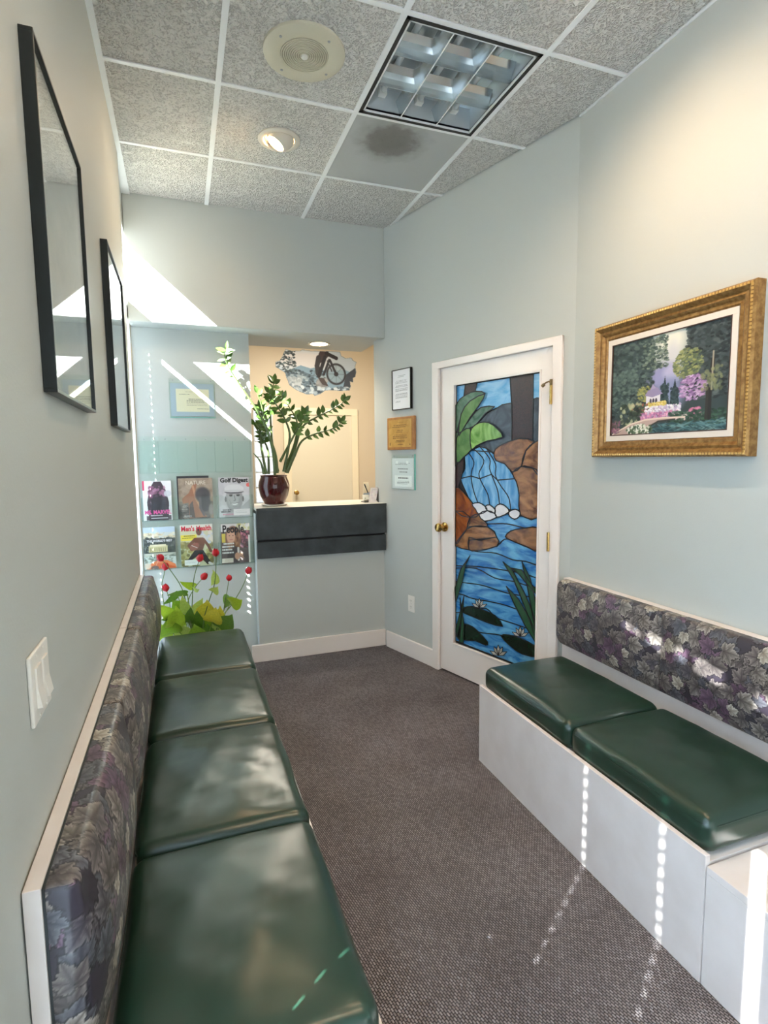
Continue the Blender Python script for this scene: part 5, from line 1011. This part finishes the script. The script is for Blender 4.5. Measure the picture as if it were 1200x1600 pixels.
def put_leaf(me, base, d, ln, face, parent, off, name='leaf'):
    y = Vector(d).normalized(); z = Vector(face); z = (z - y * z.dot(y)).normalized(); x = y.cross(z)
    o = bpy.data.objects.new(name, me); COL.objects.link(o); o.parent = parent
    bb = Vector(base) - Vector(off)
    o.matrix_local = Matrix(((x.x*ln, y.x*ln, z.x*ln, bb.x), (x.y*ln, y.y*ln, z.y*ln, bb.y), (x.z*ln, y.z*ln, z.z*ln, bb.z), (0, 0, 0, 1)))
    return o
def smooth_path(pts, n=5):
    P_ = [Vector(p) for p in pts]; out = []
    for i in range(len(P_) - 1):
        p0, p1, p2, p3 = P_[max(0, i-1)], P_[i], P_[i+1], P_[min(len(P_)-1, i+2)]
        for k in range(n):
            q = k / n; out.append(.5*((2*p1) + (p2-p0)*q + (2*p0-5*p1+4*p2-p3)*q*q + (3*p1-p0-3*p2+p3)*q**3))
    out.append(P_[-1]); return out
ur = random.uniform
for mode, st_, pts in ZZ:
    if pts[0][2] < 1.30: pts = [(pts[0][0]*.6 + .612*.4, 3.96, 1.27)] + list(pts[0:]) if pts[0][2] > 1.285 else [(max(.56, min(.66, pts[0][0])), 3.96, 1.272)] + list(pts[1:])
    path = smooth_path(pts); n = len(path)
    MB(off).tube(path, [.0105 * (1 - .74 * i / (n-1)) for i in range(n)], 7).build('stem', stemm, t, True)
    if mode == 'N': continue
    start = {'L': .42, 'B': .47, 'T': .42}[mode]
    steps = {'L': 10, 'B': 7, 'T': 10}[mode]
    for k in range(steps):
        f = start + (1 - start) * k / (steps - 1); i = min(n - 2, int(f * (n - 1))); p0 = path[i]; tg = (path[i+1] - path[i]).normalized()
        side = Vector((0, -1, .1)).cross(tg).normalized()
        for sg in (1, -1):
            if mode == 'L' and sg < 0 and k < 5: continue
            if mode == 'T' and sg > 0 and k % 3 == 1: continue
            d = tg * ur(.35, .7) + side * sg * ur(.7, 1) + Vector((0, ur(-.5, .35), ur(-.05, .15)))
            if p0.x + d.x*.06 < .475 and p0.y + d.y*.06 > 3.915: continue
            if mode == 'L' and sg > 0: d = tg * .15 + side * sg + Vector((-.1, ur(-.4, .2), -.12))
            put_leaf(lm[2] if mode == 'L' and random.random() < .75 else lm[k % 2], p0, d, ur(.050, .072) * (.8 if mode == 'T' and sg < 0 else 1), (ur(-.4, .4), -1, ur(.1, .9)), t, off)
    put_leaf(lm[2 if mode == 'L' else 0], path[-1], path[-1] - path[-2], .06, (.2, -1, .3), t, off)

off = (1.325, 3.95, 1.0862); t = thing('pen_cup', 'clear acrylic pen cup with card tray at the right end of the counter', 'pen holder', off)
MB(off).box(1.275, 1.385, 3.90, 3.99, 1.0865, 1.092).build('base_tray', black, t)
b = MB(off)
for q in ((1.325, 1.380, 3.94, 3.943), (1.325, 1.380, 3.985, 3.988), (1.325, 1.328, 3.943, 3.985), (1.377, 1.380, 3.943, 3.985)): b.box(*q, 1.0922, 1.158)
b.build('cup', mat('frosted_lilac', (176, 166, 178), .3), t)
MB(off).box(1.274, 1.322, 3.915, 3.935, 1.0922, 1.104).build('card_slot', acr, t)
off = (1.298, 3.92, 1.105); t = thing('business_cards', 'small stack of business cards with a green mark in the counter card tray', 'cards', off)
b = MB(off); b.prism([(1.268, 3.918, 1.1045), (1.318, 3.918, 1.1045), (1.318, 3.926, 1.142), (1.268, 3.926, 1.142)], (0, .008, 0)); b.build('card_stack', mat('card_white', (240, 238, 226), .5), t)
MB(off).prism([(1.281, 3.9195, 1.114), (1.291, 3.9195, 1.114), (1.286, 3.921, 1.122)], (0, -.0012, 0)).build('green_mark', mat('card_green', (110, 128, 64), .5), t)
MB(off).prism([(1.276, 3.9275, 1.143), (1.320, 3.9275, 1.143), (1.320, 3.930, 1.154), (1.276, 3.930, 1.154)], (0, .004, 0)).build('blue_card', mat('card_blue', (140, 158, 172), .5), t)
off = (1.325, 3.995, 1.0865); t = thing('index_card', 'tall cream card standing behind the pens on the counter', 'card', off)
MB(off).prism([(1.300, 3.992, 1.0866), (1.342, 3.992, 1.0866), (1.342, 4.00, 1.235), (1.300, 4.00, 1.235)], (0, .002, 0)).build('card', mat('cream_card', (240, 228, 198), .6), t)
for lab, a, c, col in (('black pen leaning left in the acrylic pen cup', (1.348, 3.962, 1.094), (1.296, 3.965, 1.222), (34, 30, 30)), ('brown pen upright in the acrylic pen cup', (1.356, 3.955, 1.094), (1.352, 3.955, 1.188), (122, 88, 56)), ('dark grey pen leaning right in the acrylic pen cup', (1.358, 3.970, 1.094), (1.372, 3.972, 1.180), (70, 62, 58)), ('tan pencil at the right side of the acrylic pen cup', (1.366, 3.958, 1.094), (1.380, 3.96, 1.178), (168, 138, 104))):
    a, c = Vector(a), Vector(c); t = thing('pen', lab, 'pen', a); m_ = mat('pen_%d' % col[0], col, .35)
    MB(a).tube([a, a + (c-a)*.8], .0042, 8).build('barrel', m_, t, True); MB(a).tube([a + (c-a)*.8, a + (c-a)*.85, c], [.0048, .0048, .004], 8).build('cap', mat('pen_cap', (30, 28, 30), .3), t, True)
off = (1.39, 3.88, 1.0862); t = thing('brochure_holder', 'dark angled brochure holder against the right wall on the counter', 'brochure holder', off)
sdm = mat('holder_charcoal', (74, 70, 68), .45)
b = MB(off); b.prism([(1.352, 3.87, 1.0866), (1.372, 3.87, 1.0866), (1.383, 3.89, 1.188), (1.381, 3.90, 1.192), (1.378, 3.89, 1.188)], (.0, .006, 0)); b.prism([(1.352, 3.868, 1.0866), (1.376, 3.868, 1.0866), (1.376, 3.868, 1.19)], (0, .03, 0)); b.build('stand', sdm, t)
t = thing('brochure', 'white brochure leaning in the dark holder at the counter end', 'brochure', (1.37, 3.86, 1.0866))
p = Pic(40, 60, (240, 232, 228)); p.dabs(40, .1, .3, .9, .9, .08, .18, [(232, 214, 214), (244, 236, 232), (226, 216, 222)], .5, seed=2); p.rect(.78, .08, .86, .13, (80, 80, 84)); p.lines_of_text(.15, .7, .14, .2, 2, (150, 140, 150), .5, 1)
flat_print('cover', p, prn, t, (-.055, .012, .112), (.078, .006, 0), (-.022, -.010, -.111)); MB((1.37, 3.86, 1.0866)).prism([(1.295, 3.8625, 1.0868), (1.370, 3.868, 1.0868), (1.392, 3.880, 1.1975), (1.317, 3.8735, 1.1975)], (0, .002, 0)).build('pages', mat('paper_white', (242, 238, 232), .6), t)

# ================================================================== MAGAZINE RACK on the back panel
off = (.094, 3.93, .69); t = thing('magazine_rack', 'clear acrylic wall rack with a brochure row and two magazine rows', 'magazine rack', off)
MB(off).box(-.262, .451, 3.9245, 3.9285, .69, 1.576, .001).build('back_sheet', acr, t)
for z0, z1, nd, y in ((1.334, 1.545, 6, 3.895), (1.020, 1.175, 3, 3.882), (.694, .850, 3, 3.882)):
    MB(off).box(-.262, .451, y, y+.003, z0, z1, .0008).build('pocket_front', acr, t)
    MB(off).box(-.262, .451, y+.003, 3.9245, z0, z0+.004).build('pocket_floor', acr, t)
    for k in range(nd + 1):
        xx = -.262 + .710 * k / nd; MB(off).box(xx, xx + .003, y+.0032, 3.9243, z0+.0042, z1).build('divider', acr, t)
for k in range(6): MB(off).lathe((-.225 + .128*k, 3.9244, 1.558), [(.005, 0), (.004, .003), (0, .0035)], 12, (0, -1, 0)).build('screw', steel, t, True)
def magazine(label, x0, x1, z0, z1, cover, texts, y=3.903, lean=.006, th=.005, grp=None):
    o_ = Vector(((x0+x1)/2, y, z0)); t = thing('magazine', label, 'magazine', o_, 'magazines in the wall rack')
    w, h = x1 - x0, z1 - z0
    MB(o_).prism([(x0, y, z0), (x1, y, z0), (x1, y + lean, z1), (x0, y + lean, z1)], (0, th, 0)).build('pages', mat('magazine_pages', (226, 222, 212), .7), t)
    flat_print('cover', cover, print_mat('gloss_print', .35, coat=.1), t, Vector((x0, y - .0006 + lean, z1)) - o_, (w, 0, 0), (0, -lean, -h))
    for body, u, v, size, width, col, bold in texts:
        yy = y - .0014 + lean * (1 - v)
        text('lettering', body, mat('ink_%d_%d_%d' % col, col, .4), t, Matrix.Translation(Vector((x0 + u*w, yy, z1 - v*h)) - o_) @ TM((0, 0, 0), (1, 0, 0), (0, 0, 1)), size, width*w, bold, .0002)
W_, H_ = 96, 132
p = Pic(W_, H_, (236, 232, 232)); p.rect(0, 0, .07, .24, (214, 70, 104)); p.poly([(.20, 1), (.14, .55), (.24, .22), (.40, .02), (.64, .02), (.80, .24), (.90, .55), (.86, 1)], (66, 50, 60))
p.dabs(60, .22, .14, .78, .42, .03, .07, [(150, 96, 128), (122, 78, 104), (170, 120, 146)], .8, seed=1); p.ell(.5, .62, .26, .26, (44, 36, 46), .9, .4); p.ell(.86, .33, .13, .08, (206, 206, 212), .9, .3); p.rect(.1, .88, .96, .99, (58, 44, 54), .8); p.rect(.26, .86, .66, .885, (228, 220, 226), .8); p.rect(.26, .93, .84, .952, (226, 220, 224), .8)
magazine('comic magazine with pink slanted lettering, left in the upper magazine row', -.252, -.076, 1.0242, 1.285, p, [('MS. MARVEL', .05, .84, .036, .92, (236, 92, 164), .0012)])
p = Pic(W_, H_, (158, 136, 116)); p.dabs(90, 0, 0, 1, .5, .05, .12, [(168, 146, 124), (146, 126, 110), (178, 158, 138)], .6, seed=1); p.dabs(110, .0, .62, 1, 1, .04, .10, [(64, 56, 54), (84, 74, 70), (110, 98, 90)], .7, seed=3)
p.poly([(.30, .98), (.28, .60), (.12, .62), (.10, .50), (.30, .36), (.40, .20), (.48, .12), (.54, .16), (.50, .30), (.54, .50), (.62, .72), (.80, .96)], (160, 106, 78)); p.poly([(.30, .96), (.30, .66), (.40, .56), (.46, .98)], (76, 60, 56)); p.line([(.42, .2), (.5, .5), (.66, .8)], .03, (196, 146, 112)); p.ell(.70, .42, .22, .19, (74, 68, 70), 1, .3); p.ell(.76, .62, .16, .22, (62, 56, 60), 1, .3); p.line([(.62, .5), (.62, .74), (.72, .92)], .035, (92, 84, 86)); p.ell(.94, .78, .08, .14, (156, 146, 142), .9, .4); p.lines_of_text(.08, .26, .66, .82, 6, (214, 206, 198), .8, 2); p.lines_of_text(.1, .35, .92, .97, 2, (220, 214, 208), .8, 4)
magazine('brown animal cover magazine, centre of the upper magazine row', -.032, .187, 1.0242, 1.297, p, [('NATURE', .22, .155, .036, .58, (226, 212, 192), .0002)])
p = Pic(20, 24, (38, 36, 44)); magazine('dark magazine peeking out behind the brown animal cover one', -.040, .165, 1.0242, 1.312, p, [], 3.9145, .003, .003)
p = Pic(W_, H_, (206, 202, 206)); p.dabs(40, 0, .1, 1, 1, .1, .2, [(196, 192, 196), (212, 208, 212)], .5, seed=1); p.poly([(.16, 1.0), (.30, .80), (.70, .76), (1.0, .56), (1.0, 1.0)], (176, 172, 176)); p.ell(.50, .54, .27, .34, (158, 154, 156), 1, .12); p.ell(.46, .50, .20, .26, (186, 182, 184), .9, .5); p.ell(.22, .55, .03, .07, (120, 116, 118)); p.ell(.78, .55, .03, .07, (112, 108, 110))
p.ell(.50, .29, .31, .11, (222, 220, 222), 1, .1); p.ell(.50, .37, .30, .04, (70, 66, 70), 1, .2); p.ell(.50, .345, .33, .035, (206, 204, 206), 1, .15); p.ell(.39, .46, .055, .022, (52, 48, 50)); p.ell(.62, .46, .055, .022, (52, 48, 50)); p.line([(.33, .435), (.38, .425), (.45, .43)], .008, (70, 66, 68)); p.line([(.56, .43), (.63, .425), (.68, .435)], .008, (70, 66, 68)); p.line([(.50, .46), (.53, .58), (.48, .595)], .010, (112, 108, 110)); p.poly([(.40, .655), (.50, .665), (.62, .65), (.58, .69), (.50, .70), (.44, .69)], (236, 234, 234)); p.line([(.385, .65), (.50, .663), (.635, .643)], .006, (96, 92, 94)); p.line([(.45, .74), (.5, .75), (.56, .74)], .012, (146, 142, 144)); p.line([(.34, .56), (.37, .64), (.36, .68)], .006, (140, 136, 138)); p.line([(.66, .55), (.655, .64)], .006, (136, 132, 134)); p.ell(.96, .20, .065, .05, (232, 104, 92)); p.lines_of_text(.06, .42, .80, .90, 2, (52, 50, 54), .9, 3, .6); p.lines_of_text(.06, .45, .92, .97, 1, (214, 120, 150), .9, 5, .6); p.rect(.46, .80, 1, .96, (234, 224, 226)); p.lines_of_text(.52, .9, .83, .92, 3, (150, 146, 150), .5, 6)
magazine('golf magazine with a grey portrait of a smiling man, right of upper row', .226, .432, 1.0242, 1.297, p, [('Golf Digest', .06, .12, .040, .90, (18, 18, 20), .0016)])
p = Pic(W_, H_, (206, 210, 206)); p.rect(0, 0, 1, .14, (190, 206, 220)); p.dabs(80, 0, .14, 1, .30, .03, .08, [(214, 198, 164), (190, 178, 150), (226, 216, 188)], .8, flat=.6, seed=1); p.rect(0, .27, 1, .62, (78, 84, 82)); p.dabs(100, 0, .26, 1, .60, .02, .06, [(58, 66, 64), (98, 104, 98), (72, 78, 76)], .8, seed=2); p.rect(.16, .45, .74, .60, (214, 200, 156)); p.rect(.20, .42, .70, .46, (228, 218, 186))
for k in range(8): p.rect(.20 + .065*k, .49, .225 + .065*k, .58, (166, 152, 112))
p.rect(0, .62, 1, .70, (196, 192, 180)); p.dabs(70, 0, .66, 1, .84, .03, .07, [(112, 118, 108), (146, 148, 136), (180, 178, 166)], .7, flat=.5, seed=3); p.poly([(.05, 1), (.16, .88), (.44, .78), (.72, .80), (.96, .90), (1, 1)], (232, 130, 86)); p.poly([(.1, 1), (.4, .86), (.6, .86), (.98, .98), (1, 1)], (222, 108, 66)); p.line([(.44, .78), (.30, 1)], .008, (240, 190, 160)); p.ell(.10, .92, .10, .07, (232, 206, 186), .9, .4); p.ell(.32, .97, .12, .05, (92, 84, 84), .9, .4)
magazine('travel magazine with a palace and orange parasol, left in the lowest row', -.262, -.066, .6984, .978, p, [("THE WORLD'S BEST", .10, .355, .02, .80, (236, 236, 240), .0006)])
p = Pic(W_, H_, (206, 204, 172)); p.rect(0, 0, 1, .14, (228, 226, 216)); p.rect(.02, .24, .50, .38, (230, 214, 70)); p.dabs(90, 0, .40, 1, .98, .04, .10, [(128, 120, 66), (156, 142, 84), (104, 98, 58), (176, 164, 104)], .7, seed=1); p.dabs(40, .6, .2, 1, .45, .04, .08, [(196, 206, 220), (214, 206, 196)], .7, seed=2)
sk = (122, 80, 64); p.poly([(.42, .32), (.70, .32), (.74, .48), (.66, .64), (.44, .62)], sk); p.ell(.57, .17, .085, .095, (112, 74, 60), 1, .15); p.ell(.57, .11, .08, .045, (40, 32, 34)); p.line([(.44, .36), (.26, .50), (.34, .60)], .05, sk); p.line([(.70, .36), (.84, .52), (.92, .66)], .042, sk); p.ell(.42, .53, .15, .085, (156, 96, 84), 1, .2, -.3); p.line([(.34, .50), (.5, .56)], .01, (226, 210, 204)); p.poly([(.42, .62), (.68, .62), (.92, .94), (.80, .98), (.54, .74), (.34, .84), (.20, .84)], (44, 40, 50)); p.line([(.86, .94), (.94, .98)], .04, (220, 220, 220)); p.rect(.10, .84, .56, .97, (238, 238, 238)); p.lines_of_text(.14, .5, .87, .94, 2, (180, 180, 186), .5, 1); p.lines_of_text(.06, .46, .26, .36, 2, (70, 62, 30), .7, 3)
magazine('fitness magazine with a running athlete holding a ball, centre of the lowest row', -.034, .176, .6984, .982, p, [("Men's Health", .04, .145, .046, .92, (214, 44, 66), .0014)])
p = Pic(W_, H_, (98, 84, 84)); p.rect(0, 0, 1, .20, (222, 216, 214)); p.dabs(60, .55, .0, 1, .2, .03, .07, [(214, 206, 122), (196, 196, 150), (236, 230, 220)], .8, seed=1); p.rect(.66, .18, 1, .62, (70, 44, 52)); p.dabs(60, .68, .2, .98, .60, .03, .06, [(206, 116, 136), (92, 52, 60), (140, 82, 88), (60, 42, 50)], .8, seed=2); p.rect(.03, .24, .16, .46, (206, 190, 74)); p.ell(.42, .36, .27, .30, (126, 82, 58), 1, .15); p.dabs(80, .18, .14, .66, .72, .02, .05, [(146, 98, 66), (108, 70, 50), (170, 122, 84)], .7, 'e', 3.0, 0, 3); p.ell(.34, .32, .15, .17, (206, 158, 130), 1, .2); p.ell(.29, .30, .02, .012, (50, 36, 34)); p.ell(.41, .30, .02, .012, (50, 36, 34)); p.line([(.30, .40), (.40, .40)], .01, (176, 92, 90)); p.poly([(.16, .98), (.22, .70), (.44, .56), (.62, .62), (.60, 1)], (70, 56, 58)); p.line([(.58, .62), (.58, .92)], .035, (224, 218, 212))
for k in range(4): p.line([(.52 + .02*k, .82 - .02*k), (.70 + .02*k, .74 + .045*k)], .018, (208, 162, 136))
p.ell(.54, .82, .09, .09, (204, 156, 130), 1, .2); p.rect(0, .86, .40, .98, (226, 216, 204)); p.rect(.94, .3, 1, 1, (232, 228, 222)); p.lines_of_text(.03, .44, .48, .78, 4, (236, 232, 230), .95, 4, .5)
magazine('celebrity magazine with a long haired woman, right in the lowest row', .230, .424, .6984, .975, p, [('People', .06, .22, .075, .74, (16, 14, 16), .0022)])
off = (.085, 3.93, 1.83); t = thing('acrylic_sign_holder', 'clear acrylic sign with a blue mat and cream card above the magazine rack', 'sign holder', off)
MB(off).box(-.060, .230, 3.926, 3.9295, 1.703, 1.955).build('back_sheet', acr, t)
MB(off).box(-.060, .230, 3.921, 3.9225, 1.703, 1.930).build('front_sheet', acr, t); MB(off).box(-.060, .230, 3.9208, 3.9298, 1.700, 1.7029).build('edge', acr_edge, t)
p = Pic(110, 88, (172, 184, 198)); p.rect(.13, .17, .88, .86, (232, 222, 196)); tx = (110, 104, 96); p.lines_of_text(.30, .62, .25, .29, 1, tx, .5, 1); p.lines_of_text(.15, .46, .33, .37, 1, (60, 56, 52), .9, 2); p.lines_of_text(.36, .84, .47, .70, 5, tx, .75, 3); p.lines_of_text(.55, .86, .76, .80, 1, (60, 56, 52), .9, 4)
flat_print('card', p, prn, t, Vector((-.052, 3.9238, 1.925)) - Vector(off), (.274, 0, 0), (0, 0, -.214))
for xx in (-.035, .205): MB(off).lathe((xx, 3.9259, 1.944), [(.0045, 0), (.004, .003), (0, .003)], 12, (0, -1, 0)).build('screw', steel, t, True)

# ================================================================== PLANTER: pothos and artificial tulips behind the left bench
off = (.055, 3.50, 0); t = thing('potted_pothos', 'lime green pothos with broad leaves in the pot behind the left bench', 'plant', off)
MB(off).lathe(off, [(0, .001), (.10, .001), (.12, .02), (.145, .27), (.15, .29), (.138, .29), (.13, .26), (0, .255)], 32).build('pot', mat('cream_pot', (204, 196, 180), .5), t, True)
MB(off).lathe((.055, 3.50, .258), [(0, .006), (.128, 0)], 20).build('soil', mat('potting_soil', (62, 48, 38), .95), t)
pcols = [(164, 190, 56), (132, 168, 50), (176, 194, 96), (200, 192, 66), (92, 132, 48)]
def heart_mesh(m):
    bm = bmesh.new(); prof = [(0, 0), (.24, -.07), (.41, .01), (.50, .18), (.49, .40), (.40, .62), (.25, .81), (.10, .94), (0, 1)]; n = len(prof)
    cen = [bm.verts.new((0, max(0, y), .10*math.sin(math.pi*max(0, y)))) for _, y in prof[:-1]] + [bm.verts.new((0, 1, -.08))]
    for sg in (-1, 1):
        ed = [bm.verts.new((sg*x, y, .10*math.sin(math.pi*max(0, y)) + .35*x*x + .04*math.sin(9*y + sg))) for x, y in prof[1:-1]]
        chain = [cen[0]] + ed + [cen[-1]]
        for i in range(len(chain) - 1):
            q = [cen[i], chain[i], chain[i+1], cen[i+1]]; q2 = []
            for v_ in q:
                if v_ not in q2: q2.append(v_)
            if len(q2) >= 3: bm.faces.new(q2 if sg < 0 else q2[::-1])
    me = bpy.data.meshes.new('pothos_leaf'); bm.to_mesh(me); bm.free(); me.shade_smooth(); me.materials.append(m); return me
def leaf_glow(name, c):
    m = mat(name, c, .35, var=(12, tuple(min(255, int(x*1.12)) for x in c)), coat=.25); nt = m.node_tree; b = nt.nodes['Principled BSDF']
    tr = nt.nodes.new('ShaderNodeBsdfTranslucent'); tr.inputs[0].default_value = L4(c); mx = nt.nodes.new('ShaderNodeMixShader'); mx.inputs[0].default_value = .35
    nt.links.new(b.outputs[0], mx.inputs[1]); nt.links.new(tr.outputs[0], mx.inputs[2]); nt.links.new(mx.outputs[0], nt.nodes['Material Output'].inputs[0]); return m
hm = [heart_mesh(leaf_glow('pothos_%d' % i, c)) for i, c in enumerate(pcols)]
petm = mat('pothos_stem', (132, 156, 72), .45)
for i, (tip, base, w, ci) in enumerate(POTHOS):
    tip, base = Vector(tip), Vector(base); d = tip - base; L_ = d.length * (1.25 if w > .04 else 1.1)
    y = d.normalized(); z = Vector((.35*math.sin(i*2.1), -1, .45*math.cos(i*1.7))); z = (z - y*z.dot(y)).normalized(); x = y.cross(z)
    o = bpy.data.objects.new('leaf', hm[ci]); COL.objects.link(o); o.parent = t; bb = base - Vector(off)
    o.matrix_local = Matrix(((x.x*w*1.7, y.x*L_, z.x*L_, bb.x), (x.y*w*1.7, y.y*L_, z.y*L_, bb.y), (x.z*w*1.7, y.z*L_, z.z*L_, bb.z), (0, 0, 0, 1)))
    if base.z < .62:
        root = Vector((.055 + .6*(base.x - .055)*.6, 3.50 + .02*math.sin(i), .262)); mid = (root*.4 + base*.6) + Vector((0, .01, .01))
        MB(off).tube(smooth_path([root, mid, base], 3), .0032, 5).build('leaf_stem', petm, t, True)
tul_red = mat('tulip_red', (206, 26, 44), .45, var=(20, (186, 14, 34))); tst = mat('tulip_stem', (104, 128, 78), .5)
tl = ['red tulip bending farthest left, topmost of the left pair against the magazines', 'red tulip just below the topmost left one', 'lowest red tulip, beside the backrest end', 'red tulip standing in front of the fitness magazine', 'red tulip leaning right in the middle of the bunch', 'tallest red tulip in front of the rack between the lower magazines', 'small red tulip bud second from the right', 'red tulip farthest right, toward the counter']
def petal_mesh():
    bm = bmesh.new(); rows = []
    for i in range(6):
        f = i / 5; w = [.28, .62, .74, .66, .42, .08][i]; r = [.10, .42, .54, .50, .38, .24][i]
        rows.append([bm.verts.new((r*math.sin(a*w*1.5), -r*math.cos(a*w*1.5), f*1.25)) for a in (-.9, -.45, 0, .45, .9)])
    for A, B_ in zip(rows, rows[1:]):
        for k in range(4): bm.faces.new((A[k], A[k+1], B_[k+1], B_[k]))
    me = bpy.data.meshes.new('petal'); bm.to_mesh(me); bm.free(); me.shade_smooth(); me.materials.append(tul_red); return me
pm = petal_mesh()
for i, pts in enumerate(TULIPS):
    head = Vector(pts[0]); root = Vector((.055 + .35*(pts[-1][0] - .055), 3.50 + .015*math.sin(i*2), .262))
    path = smooth_path([root] + [Vector(q) for q in pts[::-1]], 4); t = thing('tulip', tl[i], 'flower', root, 'red tulips')
    MB(root).tube(path, [.0038 - .0016*k/len(path) for k in range(len(path))], 6).build('stem', tst, t, True)
    tg = (path[-1] - path[-3]).normalized(); xx = tg.orthogonal().normalized(); yy = tg.cross(xx); s = .041 * (.85 if i == 6 else 1)
    for k in range(6):
        q = 1.047*k + .3*i; a = xx*math.cos(q) + yy*math.sin(q); c = tg.cross(a); r_ = s * (1.0 if k % 2 else .92); bb = head - root - tg*s*.5
        o = bpy.data.objects.new('petal', pm); COL.objects.link(o); o.parent = t
        o.matrix_local = Matrix(((a.x*r_, c.x*r_, tg.x*r_, bb.x), (a.y*r_, c.y*r_, tg.y*r_, bb.y), (a.z*r_, c.z*r_, tg.z*r_, bb.z), (0, 0, 0, 1)))

# ================================================================== MURAL DECAL on the office wall
def mural():
    us = np.array(MURAL); x0, x1, z0, z1 = us[:, 0].min(), us[:, 0].max(), us[:, 1].min(), us[:, 1].max()
    n = 190; h = int(n * (z1 - z0) / (x1 - x0)); p = Pic(n, h, (190, 208, 222)); Dd = p.dabs
    p.ell(.35, .22, .4, .2, (222, 218, 216), .9, .8); p.ell(.9, .25, .3, .3, (176, 190, 200), .8, .8)
    p.poly([(.2, .42), (.3, .34), (.42, .40), (.5, .36), (.6, .44), (.85, .40), (1, .5), (1, 1), (.1, 1)], (128, 158, 178)); p.poly([(.1, .5), (.25, .42), (.45, .55), (.5, 1), (.1, 1)], (92, 114, 128))
    Dd(220, .10, .45, .60, .92, .012, .035, [(62, 78, 88), (98, 118, 130), (136, 156, 168), (44, 54, 62), (170, 188, 196)], .8, flat=.6, seed=1); Dd(160, .0, .03, .24, .48, .010, .025, [(40, 56, 60), (62, 80, 84), (30, 40, 46), (84, 104, 108)], .85, flat=.5, seed=2)
    p.poly([(.86, .50), (.98, .34), (1, .6), (.92, .8), (.82, .78)], (60, 68, 78)); Dd(60, .5, .62, .62, .80, .012, .03, [(150, 152, 152), (126, 128, 130)], .8, seed=3)
    p.poly([(.54, .0), (.64, .0), (.66, .10), (.58, .22), (.50, .34), (.49, .22)], (64, 50, 54)); p.line([(.52, .16), (.50, .34), (.51, .50)], .030, (48, 46, 52)); p.line([(.62, .06), (.70, .12), (.74, .15)], .022, (34, 32, 38)); p.line([(.60, .14), (.52, .55)], .022, (32, 32, 38)); p.line([(.65, .20), (.58, .52)], .014, (38, 38, 44)); p.poly([(.50, .58), (.58, .60), (.64, .78), (.56, .74)], (70, 62, 62))
    a = p.h / p.w; d = np.hypot((p.u - .735) / .130, (p.v - .50) * a / .135 * 1.0)
    p.blend(np.clip((1.0 - d) * 12, 0, 1) * .55, (140, 160, 168)); p.blend(np.clip(1 - np.abs(d - .87) / .13 + .1, 0, 1), (34, 30, 34))
    for k in range(8): q = k*.785; p.line([(.735, .50), (.735 + .11*math.cos(q), .50 + .115/a*math.sin(q))], .002, (90, 98, 104))
    p.ell(.735, .50, .028, .05, (40, 40, 46)); p.line([(.66, .20), (.735, .50)], .014, (40, 40, 46)); p.line([(.63, .22), (.68, .44)], .008, (60, 60, 66))
    Dd(240, .18, .80, .95, 1.0, .014, .035, [(176, 194, 206), (132, 152, 166), (204, 216, 222), (72, 88, 100)], .85, flat=.7, seed=4); Dd(70, .10, .60, .30, .90, .012, .03, [(186, 196, 200), (150, 160, 166)], .8, seed=5)
    for q0, q1 in zip(range(len(us)), list(range(1, len(us))) + [0]):
        A = ((us[q0, 0]-x0)/(x1-x0), (z1-us[q0, 1])/(z1-z0)); B_ = ((us[q1, 0]-x0)/(x1-x0), (z1-us[q1, 1])/(z1-z0)); p.line([A, B_], .008, (108, 124, 132), .7)
    lc = p.lin(); ins = np.zeros((p.h, p.w), bool); X = x0 + p.u*(x1-x0); Z = z1 - p.v*(z1-z0)
    for q0, q1 in zip(range(len(us)), list(range(1, len(us))) + [0]):
        (xa, za), (xb, zb) = us[q0], us[q1]
        if za == zb: continue
        ins ^= ((za > Z) != (zb > Z)) & (X < (xb-xa)*(Z-za)/(zb-za) + xa)
    return lc, ins, X, Z
lc, ins, X, Z = mural()
o_ = (1.72, 7.199, 2.55); t = thing('wall_decal', 'broken wall style mountain bike decal high on the cream office wall', 'wall decal', o_)
bm = bmesh.new(); h, w = X.shape; vv = {}; cl = bm.verts.layers.float_color.new('print')
def gv(j, i):
    if (j, i) not in vv:
        v_ = bm.verts.new((X[j, i] - o_[0], 7.1985 - o_[1], Z[j, i] - o_[2])); v_[cl] = (*lc[j, i], 1); vv[(j, i)] = v_
    return vv[(j, i)]
for j in range(h - 1):
    for i in range(w - 1):
        if ins[j, i] and ins[j+1, i+1]: bm.faces.new((gv(j, i), gv(j+1, i), gv(j+1, i+1), gv(j, i+1)))
me = bpy.data.meshes.new('print_sheet'); bm.to_mesh(me); bm.free(); link('print_sheet', me, prn, t)
